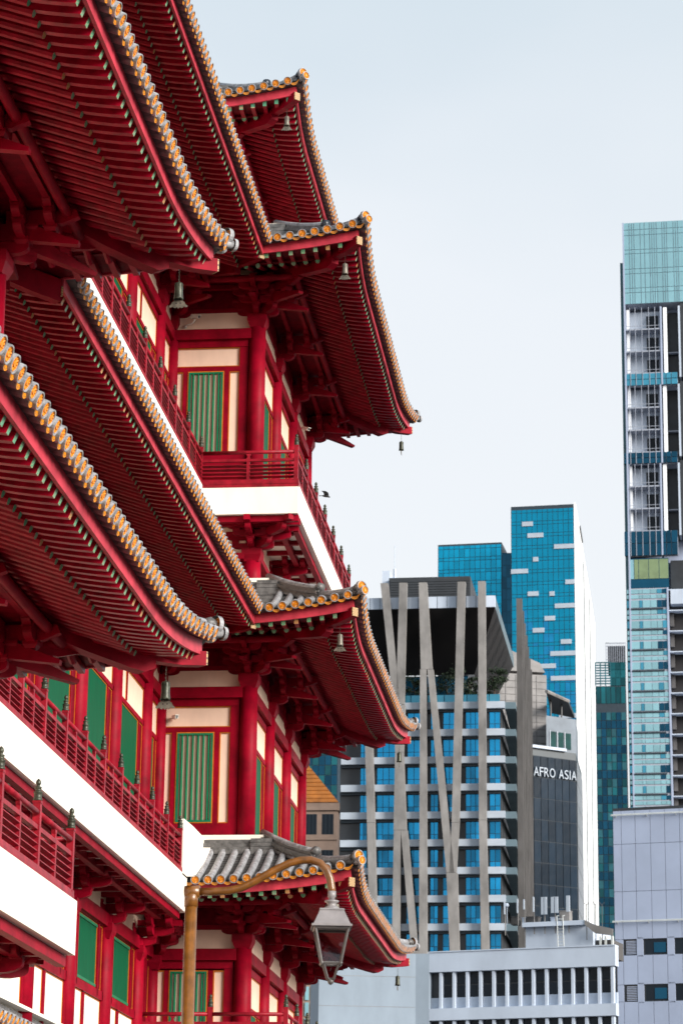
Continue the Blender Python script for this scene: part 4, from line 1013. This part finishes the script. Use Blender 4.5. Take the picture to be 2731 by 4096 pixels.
PL = at(2100, 2985, 398); PR = PL+dirn*Face(PL, PL+dirn*10).q(2302, 3050)[0]
VD = Vector((PR.x/PR.y, 1, 0))
t, f = building('dark_glass_building', PL, PR, 16, at(2130, 2988, 398).z, 'dark glass office with white roof sign lettering', 'mull_dark', dirv=VD*16+XX*.9); t['_of'] = 'dg'
ztp = at(2130, 2988, 398).z; zz_ = [ztp-44+3.35*i*.985 for i in range(14)]; 
panes(t, f, lins(.05, f.L-.05, 7), zz_, 'glass_grey', g=.05)
fs2 = Face(f.A+f.u*f.L, f.A+f.u*f.L+VD*16+XX*.9); panes(t, fs2, lins(.05, fs2.L-.05, 4), zz_, 'glass_black', g=.06)
k = MB(); f.rect(k, -.2, f.L*.78, ztp+.002, ztp+.45, -.6, .5); part('roof_rail', k, 'white_wall', t)
def lettering(txt, f, q0, z0, h, width, depth, parent, m):
    cu = bpy.data.curves.new('lettering', 'FONT'); cu.body = txt; cu.size = 1; cu.extrude = .10; cu.offset = -.004
    o = bpy.data.objects.new('tmp', cu); COL.objects.link(o); bpy.context.view_layer.update(); dg = bpy.context.evaluated_depsgraph_get(); me = bpy.data.meshes.new_from_object(o.evaluated_get(dg)); bpy.data.objects.remove(o)
    xs = [v.co.x for v in me.vertices]; ys = [v.co.y for v in me.vertices]; sx = width/(max(xs)-min(xs)); sy = h/(max(ys)-min(ys)); x0 = min(xs); y0 = min(ys)
    b = MB(); b.v = [tuple(f.A+f.u*(q0+(v.co.x-x0)*sx)+f.n*(depth+v.co.z)+ZZ*(z0+(v.co.y-y0)*sy)) for v in me.vertices]; b.f = [tuple(p.vertices) for p in me.polygons]; b.m = [0]*len(b.f)
    return part('sign_letter', b, m, parent)
_, zl = f.q(2130, 3107); qa, _ = f.q(2127, 3100); qb, zlb = f.q(2300, 3130); words = 'AFRO ASIA'; adv = {'A': 1.0, 'F': .78, 'R': .95, 'O': 1.12, ' ': .5, 'S': .78, 'I': .42}
tot = sum(adv[c] for c in words); qc = qa
for c_ in words:
    wd = adv[c_]/tot*(qb-qa)
    if c_ != ' ': lettering(c_, f, qc+wd*(.32 if c_ == 'I' else .06), zl+.15, 1.4, wd*(.36 if c_ == 'I' else .84), .35, t, 'band_light')
    qc += wd

# green tower
PL, PR = at(2378, 2660, 600), at(2500, 2655, 600)
t, f = building('green_tower', PL, PR, 30, f0 if False else at(2378, 2745, 600).z, 'dark green glass tower with open crown between the white tower and the right block', 'mull_dark'); t['_of'] = 'gt'
zt = at(2378, 2745, 600).z; fh = 3.9
zz_ = [zt-4.2, zt-.1]; panes(t, f, lins(.1, f.L-.1, 6), zz_, 'glass_green', g=.08)
zz_ = lins(zt-6.2-fh*17, zt-6.2, 34); panes(t, f, lins(.1, f.L-.1, 6), zz_, lambda i, j: ('glass_green', 'glass_deep', 'teal_dark')[(i*7+j*5+(i*j) % 3) % 3], g=.07)
zc0, zc1 = zt+.05, at(2378, 2650, 600).z; k = MB()
for q_ in lins(0, f.L*.5, 3): f.rect(k, q_-.1, q_+.15, zc0, zc1, 0, .3)
for z in lins(zc0+.5, zc1-.1, 8): f.rect(k, 0, f.L*.5, z-.12, z+.12, .02, .28)
part('open_crown', k, 'teal_dark', t)
k = MB(); f.rect(k, f.L*.5, f.L, zc0, zc1, -8, 0); part('crown_box', k, 'glass_green', t); panes(t, f, lins(f.L*.5, f.L, 3), lins(zc0, zc1, 3), 'glass_green', g=.06)
k = MB(); f.rect(k, f.L*.42, f.L, zc1+.002, at(2440, 2576, 600).z, -14, -2); part('plant_room', k, 'dark_metal', t)
k = MB(); zz2 = at(2440, 2576, 600).z
for q_ in lins(f.L*.36, f.L, 10): f.rect(k, q_-.06, q_+.06, zc1, zz2+.6, -1.6, -1.4)
for z in lins(zc1+1, zz2+.6, 5): f.rect(k, f.L*.36, f.L*.45, z-.06, z+.06, -1.6, -1.4)
f.rect(k, f.L*.36, f.L, zz2+.5, zz2+.65, -1.6, -1.4); part('roof_railing', k, 'mullion', t)

# right hand tower
PL = at(2486, 887, 460); W_ = 14.0; PR = PL+Vector((1, -.055, 0)).normalized()*W_
t, f = building('slab_tower', PL-Vector((0, -4, 0)), PR-Vector((0, -4, 0)), 16, PL.z, 'tall pale tower with glass crown and open sky decks at the right edge', 'panel_grey'); t['_of'] = 'rt'
f = Face(PL, PR); G = lambda v, u=2600: f.q(u, v)[1]; Q = lambda u, v=1500: f.q(u, v)[0]
k = MB(); f.rect(k, -.55, -.02, G(3300), G(1043), -6, -.4); part('edge_fin', k, 'teal_dark', t)
k = MB(); f.rect(k, 0, .30, G(3300), G(887), -4, .15); part('corner_pier', k, 'panel_grey', t)
# glass crown
k = MB(); f.rect(k, .3, W_, G(1213), G(887), -4, -.1); part('crown_core', k, 'mullion', t)
vx = [(2492), (2516), (2526), (2535), (2560), (2577), (2598), (2607), (2616), (2625), (2648), (2657), (2666), (2693), (2702), (2711), (2735)]
hz = [887, 916, 938, 996, 1012, 1073, 1092, 1150, 1168, 1213]
panes(t, f, [Q(u, 1050) for u in vx], [G(v) for v in hz[::-1]], lambda i, j: 'glass_pale', g=.05, d=(-.1, .05))
# decks
def deck(v0, v1, vs, spm):
    """open deck between v0 (top) and v1 (bottom of void), spandrel below to vs"""
    z1, z0, zs_ = G(v0), G(v1), G(vs); qm = Q(2640, (v0+v1)/2)
    k = MB(); f.rect(k, .3, qm, z0, z1, -4, -2.6); dk = part('deck_wall', k, 'white_wall', t); dk['_of'] = 'rt'
    hgt = (z1-z0)/3
    for i in range(3):
        q0, q1 = Q(2582, (v0+v1)/2), Q(2630, (v0+v1)/2)
        k = MB(); f.rect(k, q0, q1, z0+hgt*i+.5, z0+hgt*i+hgt*.8, -2.6, -2.5); w_ = part('window', k, 'glass_black', dk)
        k = MB(); f.rect(k, .3, qm, z0+hgt*i-.12, z0+hgt*i+.12, -2.6, .02); part('floor_edge', k, 'mullion', dk)
        k = MB(); f.rect(k, .3, qm, z0+hgt*i+.62, z0+hgt*i+.70, .0, .06); part('guard_rail', k, 'mullion', dk)
    for u in (2518, 2540, 2566, 2594, 2619):
        k = MB(); q = Q(u, (v0+v1)/2); f.rect(k, q-.05, q+.05, zs_, z1, .0, .1); piece('mullion_bar', t, k, 'mullion')
    k = MB(); f.rect(k, qm-.02, qm+.28, zs_, z1, -2.5, .12); part('pier', k, 'panel_grey', t)
    k = MB(); f.rect(k, .42, .42+.5, z0, z1, -1.6, -1.0); part('round_column', k, 'white_clad', t)
    q = Q(2652, (v0+v1)/2); k = MB(); f.rect(k, q, q+.65, z0-.4, z1, -1.2, -.5); part('round_column', k, 'white_clad', t)
    k = MB(); f.rect(k, qm+.28, W_, z0-1, z1, -4.0, -3.5); part('deck_recess', k, 'dark_metal', t)
    q = Q(2712, (v0+v1)/2); k = MB(); f.rect(k, q, q+.35, z0-1, z1, -3.4, .1); part('pier', k, 'white_wall', t); k = MB(); f.rect(k, q+.36, W_, z0-1, z1+.5, -3.4, .0); part('louvre_wall', k, 'dark_metal', t)
    k = MB(); f.rect(k, qm+.3, q, (z0+z1)/2-1.9, (z0+z1)/2-1.7, -3.4, -2.4); part('floor_edge', k, 'mullion', t)
    us = [2494, 2518, 2540, 2566, 2594, 2619, 2641, 2662, 2682, 2708]; panes(t, f, [Q(u, v1) for u in us], [zs_, (zs_+z0)/2, z0], spm, 'spandrel_pane', .06, (-.3, .06)); k = MB(); f.rect(k, .3, Q(2708, v1), zs_, z0, -1, -.3); part('spandrel', k, 'mullion', t)
deck(1228, 1492, 1540, 'glass_spandrel'); deck(1540, 1808, 1853, 'glass_deep'); deck(1855, 2123, 2222, 'glass_deep')
# storey with green blinds
k = MB(); f.rect(k, .3, Q(2672, 2300), G(2348), G(2230), -3, -.5); part('blind_core', k, 'glass_deep', t)
us = [2506, 2534, 2552, 2592, 2634, 2672]
for i in range(5):
    k = MB(); f.rect(k, Q(us[i], 2300)+.05, Q(us[i+1], 2300)-.05, G(2312), G(2234), -.5, -.4); piece('blind', t, k, 'glass_pale' if i == 0 else 'blind_green')
# panelled storeys below
k = MB(); f.rect(k, .3, Q(2676, 2700), G(3400), G(2352), -4, -.05); part('lower_core', k, 'mullion', t)
k = MB(); f.rect(k, Q(2680, 2700), W_, G(3400), G(2420), -4, -2.2); part('loggia_back', k, 'dark_soffit', t); k = MB(); f.rect(k, Q(2680, 2400), W_, G(2418), G(2362), -4, .05); part('loggia_head', k, 'white_wall', t); k = MB(); f.rect(k, Q(2678, 2300), W_, G(2362), G(2228), -4, -2.8); part('deck_recess', k, 'dark_metal', t)
vt = 2356
while vt < 3330:
    pit = 82.6
    rows = [(0, 18, 0), (22, 38, 0), (44, 74, 1), (77, 80.5, 2)]
    qs = [Q(u, 2800) for u in (2512, 2524, 2562, 2576, 2608, 2634, 2655, 2675)]
    for a, b, kd in rows:
        for i in range(len(qs)-1):
            if kd == 2: continue
            k = MB(); f.rect(k, qs[i]+.04, qs[i+1]-.04, G(vt+b)+.03, G(vt+a)-.03, -.05, .04)
            m = 'glass_pale'
            if i in (0, 2) and kd == 1: m = 'glass_spandrel'
            if i >= 5 and (kd == 1 or a == 0): m = random.choice(['glass_deep', 'glass_spandrel', 'glass_pale', 'glass_deep'])
            piece('pane', t, k, m)
    k = MB(); f.rect(k, .35, Q(2660, 2800), G(vt+82), G(vt+77), .0, .25); piece('sunshade', t, k, 'mull_dark')
    k = MB(); f.rect(k, Q(2682, 2800), W_, G(vt+6), G(vt+2), -2.2, -.2); piece('loggia_slab', t, k, 'white_wall')
    k = MB(); f.rect(k, Q(2684, 2800), Q(2700, 2800), G(vt+60), G(vt+6), -2.1, -1.5); piece('loggia_pier', t, k, 'concrete_dark')
    vt += pit
k = MB(); f.rect(k, Q(2672, 2700), Q(2679, 2700), G(3400), G(2352), -2, .15); part('pier', k, 'panel_grey', t)

# grey panel building, lower right
PL = at(2449, 3234, 205); PR = PL+Vector((1, -.228, 0)).normalized()*8
t, f = building('panel_building', PL, PR, 14, PL.z, 'blue grey panelled building at the lower right with dark windows', 'dark_metal'); t['_of'] = 'pb'
Q = lambda u, v=3600: f.q(u, v)[0]; G = lambda v, u=2580: f.q(u, v)[1]
us = [2453, 2489, 2545, 2606, 2664, 2724, 2790]; qs = [Q(u) for u in us]; qs[0] = .02; vs_ = [3240, 3374, 3564, 3756, 3820, 3938, 4006, 4110]
panes(t, f, qs, [G(v) for v in vs_[::-1]], 'panel_grey', 'wall_panel', .015, (0, .12), skip=lambda i, j: (j in (1, 3)) and i in (1, 2, 3, 4, 5))
for za, zb3 in ((3760, 3816), (3942, 4002)):
    k = MB(); f.rect(k, Q(2500), Q(2541), G(zb3), G(za), 0, .05); lv = part('louvre', k, 'concrete_dark', t)
    for z in lins(G(zb3), G(za), 9)[:-1]: k = MB(); f.rect(k, Q(2500), Q(2541), z+.01, z+.06, .05, .09); part('louvre_blade', k, 'panel_grey', lv)
    for u0, u1 in ((2575, 2662), (2695, 2790)):
        k = MB(); f.rect(k, Q(u0), Q(u1), G(zb3), G(za), -.0, .02); w_ = part('window', k, 'glass_black', t); k = MB(); f.rect(k, Q(u0+35), Q(u1-4), G(zb3)+.1, G(za)-.2, .02, .05); part('pane', k, 'glass_deep', w_)
    for u0, u1 in ((2543, 2568), (2664, 2692)):
        k = MB(); f.rect(k, Q(u0), Q(u1), G(zb3)-.2, G(za)+.2, .0, .12); part('pier', k, 'panel_grey', t)
for v in (3256, 3683):
    k = MB(); d = f.n*.3; k.tube([f.A-f.u*.1+d+ZZ*G(v), f.A+f.u*8+d+ZZ*G(v)], .035, 6); k.tube([f.A-f.u*.1+d*1.3+ZZ*(G(v)-.09), f.A+f.u*8+d*1.3+ZZ*(G(v)-.09)], .03, 6)
    for u in (2468, 2592, 2710): k.tube([f.A+f.u*Q(u)+ZZ*(G(v)-.25), f.A+f.u*Q(u)+d+ZZ*(G(v)-.05)], .04, 6)
    part('pipe', k, 'pipe_white', t)

# white low building with plant room and antennas
PL = at(1727, 3818, 172); PR = PL+Vector((1, -.29, 0)).normalized()*13.0
qR = Face(PL, PR).q(2466, 3789)[0]; PR = PL+Vector((1, -.29, 0)).normalized()*qR
t, f = building('white_block', PL, PR, 12, PL.z, 'long white building with a strip of dark windows at the bottom', 'dark_metal', dirv=Vector((PR.x/PR.y, 1, 0))*12-XX*.3); t['_of'] = 'wb'
Q = lambda u, v=3900: f.q(u, v)[0]; G = lambda v, u=2000: f.q(u, v)[1]
k = MB(); f.rect(k, -.02, f.L+.02, G(3883), PL.z+.05, -.2, .5); part('parapet', k, 'white_wall', t)
k = MB(); f.rect(k, -.02, f.L+.02, PL.z+.051, PL.z+.12, -.25, .55); part('coping', k, 'white_wall', t)
k = MB(); f.rect(k, .0, f.L, G(4070), G(3985), -.1, .12); part('sill_wall', k, 'white_wall', t); k = MB(); f.rect(k, -.02, f.L+.02, G(4078), G(4030), -.1, .5); part('lower_parapet', k, 'white_wall', t)
us = [1770+52.6*i for i in range(14)]
for i, u in enumerate(us):
    q = Q(u)
    if q > f.L: break
    k = MB(); f.rect(k, q-.09, q+.09, G(4030), G(3884), .0, .42); piece('window_fin', t, k, 'white_wall')
    q2 = min(Q(u+52.6), f.L)
    for za, zb3 in ((3985, 3936), (3932, 3890)):
        k = MB(); f.rect(k, q+.12, q2-.12, G(za)+.02, G(zb3)-.02, .0, .05); piece('pane', t, k, 'glass_black')
    k = MB(); f.rect(k, q+.1, q2-.1, G(4180), G(4082), .0, .05); piece('pane', t, k, 'glass_black'); k = MB(); f.rect(k, q-.09, q+.09, G(4180), G(4080), 0, .4); piece('window_fin', t, k, 'white_wall')
A_ = at(1275, 3950, 170.5); B_ = at(1662, 3815, 171.6); fl = Face(A_, B_)
k = MB(); zt = at(1662, 3815, 171.6).z
V = [fl.A, fl.A+fl.u*fl.L, Vector((PL.x, PL.y, 0))+f.n*.5, Vector((PL.x, PL.y, 0))-f.n*10, fl.A-fl.n*10]; n_ = 5
k.add([v for v in V]+[v+ZZ*zt for v in V], [tuple(range(n_))[::-1], tuple(range(n_, 2*n_))]+[(j, (j+1) % n_, n_+(j+1) % n_, n_+j) for j in range(n_)]); part('blank_wall', k, 'blank_white', t)
for v in (3905, 4026):
    k = MB(); z = fl.q(1500, v)[1]; fl.rect(k, 0, fl.L, z-.012, z+.012, 0, .006); part('joint', k, 'concrete', t)
# plant room
pa = f.A+f.u*Q(2022, 3800)-f.n*4; pbb = f.A+f.u*Q(2296, 3800)-f.n*4; fp = Face(pa, pbb); zp = fp.q(2100, 3712)[1]
k = MB(); fp.rect(k, 0, fp.L, PL.z+.002, zp, -4, 0); part('plant_room', k, 'white_wall', t)
zd = fp.q(2100, 3697)[1]
k = MB(); fp.rect(k, -.1, fp.L-.4, zp+.002, zd+.05, -4, .45); part('roof_deck', k, 'white_wall', t)
a_ = fp.A+fp.u*(fp.L-.4)+fp.n*.45; k = MB(); k.prism([(0, zp), (.7, zp-.6), (1.9, zp-.8), (1.9, zp-.35), (.7, zp-.05), (0, zd+.05)], a_, fp.u, ZZ, fp.n, .05); part('stair_parapet', k, 'concrete', t)
k = MB(); fp.rect(k, fp.L+.01, fp.L+1.15, PL.z, zp-.9, -3, -.6); part('machine_room', k, 'concrete_dark', t)
for q_ in (fp.L+.4, fp.L+.75, fp.L+1.2): k = MB(); fp.rect(k, q_-.06, q_+.06, PL.z, zp-.7, -.5, -.3); part('pipe', k, 'pipe_white', t)
k = MB(); ql = fp.q(2247, 3700)[0]
for s_ in (-.2, .2): k.tube([fp.A+fp.u*(ql+s_)+fp.n*.25+ZZ*PL.z, fp.A+fp.u*(ql+s_)+fp.n*.5+ZZ*(zd+.4), fp.A+fp.u*(ql+s_)+fp.n*.1+ZZ*(zd+.45)], .03, 6)
for z in lins(PL.z+.15, zd+.2, 11): k.tube([fp.A+fp.u*(ql-.2)+fp.n*.3+ZZ*z, fp.A+fp.u*(ql+.2)+fp.n*.3+ZZ*z], .022, 5)
la = thing('roof_ladder', fp.A+fp.u*ql+fp.n*.3+ZZ*PL.z, 'pale steel ladder fixed to the white plant room', 'ladder'); part('rails', k, 'pipe_white', la)
def antenna(u, v0, v1, w_, label, n=1):
    q_ = fp.q(u, 3650)[0]; c = fp.A+fp.u*q_+fp.n*.15; za, zb3 = fp.q(u, v0)[1], fp.q(u, v1)[1]
    a = thing('antenna', c+ZZ*zd, label, 'antenna', 'antennas on the plant room'); k = MB(); k.tube([c+ZZ*(zd-.7), c+ZZ*(zb3-.1)], .035, 8); part('mast', k, 'concrete', a)
    for i in range(n):
        k = MB(); o = c+fp.n*.14+fp.u*(i-(n-1)/2)*w_*1.1; k.box(o+ZZ*(za+zb3)/2, (w_*.42, .06, (zb3-za)/2), (fp.u, fp.n, ZZ)); pn = part('antenna_panel', k, 'band_light', a); 
        k = MB(); k.box(o-fp.n*.09+ZZ*(za+(zb3-za)*.8), (w_*.3, .03, .05), (fp.u, fp.n, ZZ)); part('clamp', k, 'concrete', pn)
antenna(2276, 3649, 3585, .27, 'single white panel antenna nearest the ladder top'); antenna(2222, 3654, 3590, .24, 'pair of white panel antennas left of the ladder', 2); antenna(2180, 3660, 3591, .20, 'narrow antenna pair over the middle of the plant room', 2)
antenna(2138, 3650, 3590, .09, 'thin stick antenna with clamp in front of the concrete fins'); antenna(2100, 3640, 3600, .10, 'slim antenna beside the small equipment boxes'); antenna(2074, 3655, 3598, .09, 'second slim antenna from the left end of the deck'); antenna(2022, 3660, 3610, .08, 'leftmost short antenna at the deck edge')
def box_unit(u, v, w_, h_, label, m='concrete_dark', nm='equipment_box', cat='box'):
    q_ = fp.q(u, v)[0]; c = fp.A+fp.u*q_-fp.n*.6; b = MB(); b.box(c+ZZ*(zd+h_/2+.05), (w_/2, .3, h_/2), (fp.u, fp.n, ZZ)); b.box(c+ZZ*(zd+h_+.07), (w_/2+.04, .33, .02), (fp.u, fp.n, ZZ)); b.box(c+fp.n*.31+ZZ*(zd+h_*.5), (w_*.3, .02, h_*.3), (fp.u, fp.n, ZZ)); solo(nm, b, m, label, cat, 'equipment on the plant room deck')
box_unit(2050, 3660, .5, .5, 'dark equipment box near the left end of the roof deck'); box_unit(2118, 3660, .9, .45, 'long low dark equipment box in the middle of the deck'); box_unit(2250, 3660, .7, .75, 'grey equipment cabinet behind the ladder head', 'concrete'); box_unit(2088, 3655, .25, .4, 'small white equipment box between the slim antennas', 'white_wall'); box_unit(2205, 3660, .35, .35, 'small white equipment box under the paired antennas', 'white_wall')
# lamp of white dome antenna
b = MB(); q_ = fp.q(2028, 3620)[0]; c = fp.A+fp.u*q_+fp.n*.1; b.lathe(c+ZZ*(fp.q(2028, 3622)[1]), [(0, -.14), (.1, -.12), (.15, 0), (.1, .12), (0, .15)], 12); b.tube([c+ZZ*zd, c+ZZ*fp.q(2028, 3622)[1]], .03, 6); solo('dome_antenna', b, 'white_wall', 'round white dome antenna at the left end of the deck', 'antenna', None, True)
# barbed fence posts right of the deck
for i, u in enumerate((2350, 2386, 2412)):
    q_ = fp.q(u, 3680)[0]; c = fp.A+fp.u*q_+fp.n*.3; z0, z1 = fp.q(u, 3700)[1], fp.q(u, 3622)[1]; b = MB(); b.tube([c+ZZ*(z0-1), c+ZZ*z1], .03, 6); b.tube([c+ZZ*z1, c+fp.u*.18+ZZ*(z1+.16)], .022, 5); b.tube([c+ZZ*z1, c-fp.u*.18+ZZ*(z1+.16)], .022, 5)
    solo('fence_post', b, 'concrete_dark', ('leftmost', 'middle', 'rightmost')[i]+' of the three forked fence posts beside the roof deck', 'post', 'forked fence posts by the deck')

# orange roofed hotel and blue block behind the temple, pink facade below
PL = at(1150, 3240, 420); PR = at(1350, 3235, 420)
t, f = building('hotel', PL, PR, 12, PL.z, 'beige building with steep orange roof beside the temple', 'beige'); t['_of'] = 'ho'
Q = lambda u, v=3300: f.q(u, v)[0]; G = lambda v, u=1290: f.q(u, v)[1]
k = MB(); f.rect(k, -.3, f.L+.3, G(3242), G(3212), -12.3, .35); part('cornice', k, 'beige', t)
zr, za = G(3212), G(2960); k = MB(); c1 = f.A+f.n*.4; c2 = f.A+f.u*(f.L+.2)+f.n*.4; c3 = f.A+f.u*(f.L+.2)-f.n*12.5; c4 = f.A-f.n*12.5; ap1 = f.A+f.u*(Q(1150)+0)-f.n*6
k.add([c1+ZZ*zr, c2+ZZ*zr, c3+ZZ*zr, c4+ZZ*zr, ap1+ZZ*za], [(0, 1, 4), (1, 2, 4), (2, 3, 4), (3, 0, 4)]); rf = part('roof', k, 'roof_orange', t)
nrm = (c2-c1).cross(ap1-c1+ZZ*(za-zr)).normalized(); nrm = -nrm if nrm.dot(f.n) < 0 else nrm
for i in range(14):
    s0, s1 = i/14, (i+1)/14; a0 = c1.lerp(ap1, s0)+ZZ*(zr+(za-zr)*s0); b0 = c2.lerp(ap1, s0)+ZZ*(zr+(za-zr)*s0); a1 = c1.lerp(ap1, s1)+ZZ*(zr+(za-zr)*s1); b1 = c2.lerp(ap1, s1)+ZZ*(zr+(za-zr)*s1)
    k = MB(); k.add([a0+nrm*.14, b0+nrm*.14, b1+nrm*.03, a1+nrm*.03, a0, b0], [(0, 1, 2, 3), (4, 5, 1, 0)]); part('roof_course', k, 'roof_orange', rf)
for v0, v1 in ((3256, 3338), (3400, 3480)):
    for u0, u1 in ((1150, 1195), (1223, 1267), (1287, 1334)):
        k = MB(); f.rect(k, Q(u0), Q(u1), G(v1), G(v0), -.3, .02); w_ = part('window', k, 'mull_dark', t); n_ = 3
        for i in range(n_): k = MB(); f.rect(k, Q(u0)+(Q(u1)-Q(u0))*i/n_+.05, Q(u0)+(Q(u1)-Q(u0))*(i+1)/n_-.05, G(v1)+.06, G(v0)-.06, .02, .06); part('pane', k, 'glass_black', w_)
    k = MB(); f.rect(k, 0, f.L+.15, G(v1+22), G(v1+4), 0, .2); part('string_course', k, 'beige', t)
PL = at(1150, 2980, 700); PR = at(1352, 2980, 700)
t, f = building('blue_block', PL, PR, 20, at(1300, 2900, 700).z, 'deep blue glass block behind the orange roof', 'mull_dark'); t['_of'] = 'bb'
zt = at(1300, 2900, 700).z; panes(t, f, lins(.1, f.L-.1, 8), lins(zt-44, zt-.2, 16), lambda i, j: ('glass_deep', 'glass_green', 'glass_deep')[(i+j*2) % 3], g=.08)
PL = at(1190, 3930, 260); PR = at(1268, 3930, 260)
t, f = building('pink_house', PL, PR, 10, at(1240, 3930, 260).z, 'pale pink facade behind the lowest temple roof', 'beige'); t['_of'] = 'pk'
zt = at(1240, 3930, 260).z; panes(t, f, lins(.05, f.L-.05, 3), lins(zt-8, zt-.3, 5), 'glass_pale', 'window', .12)
flush()
for o in list(bpy.data.objects):
    for kx in ('_of', '_root'):
        if kx in o: del o[kx]
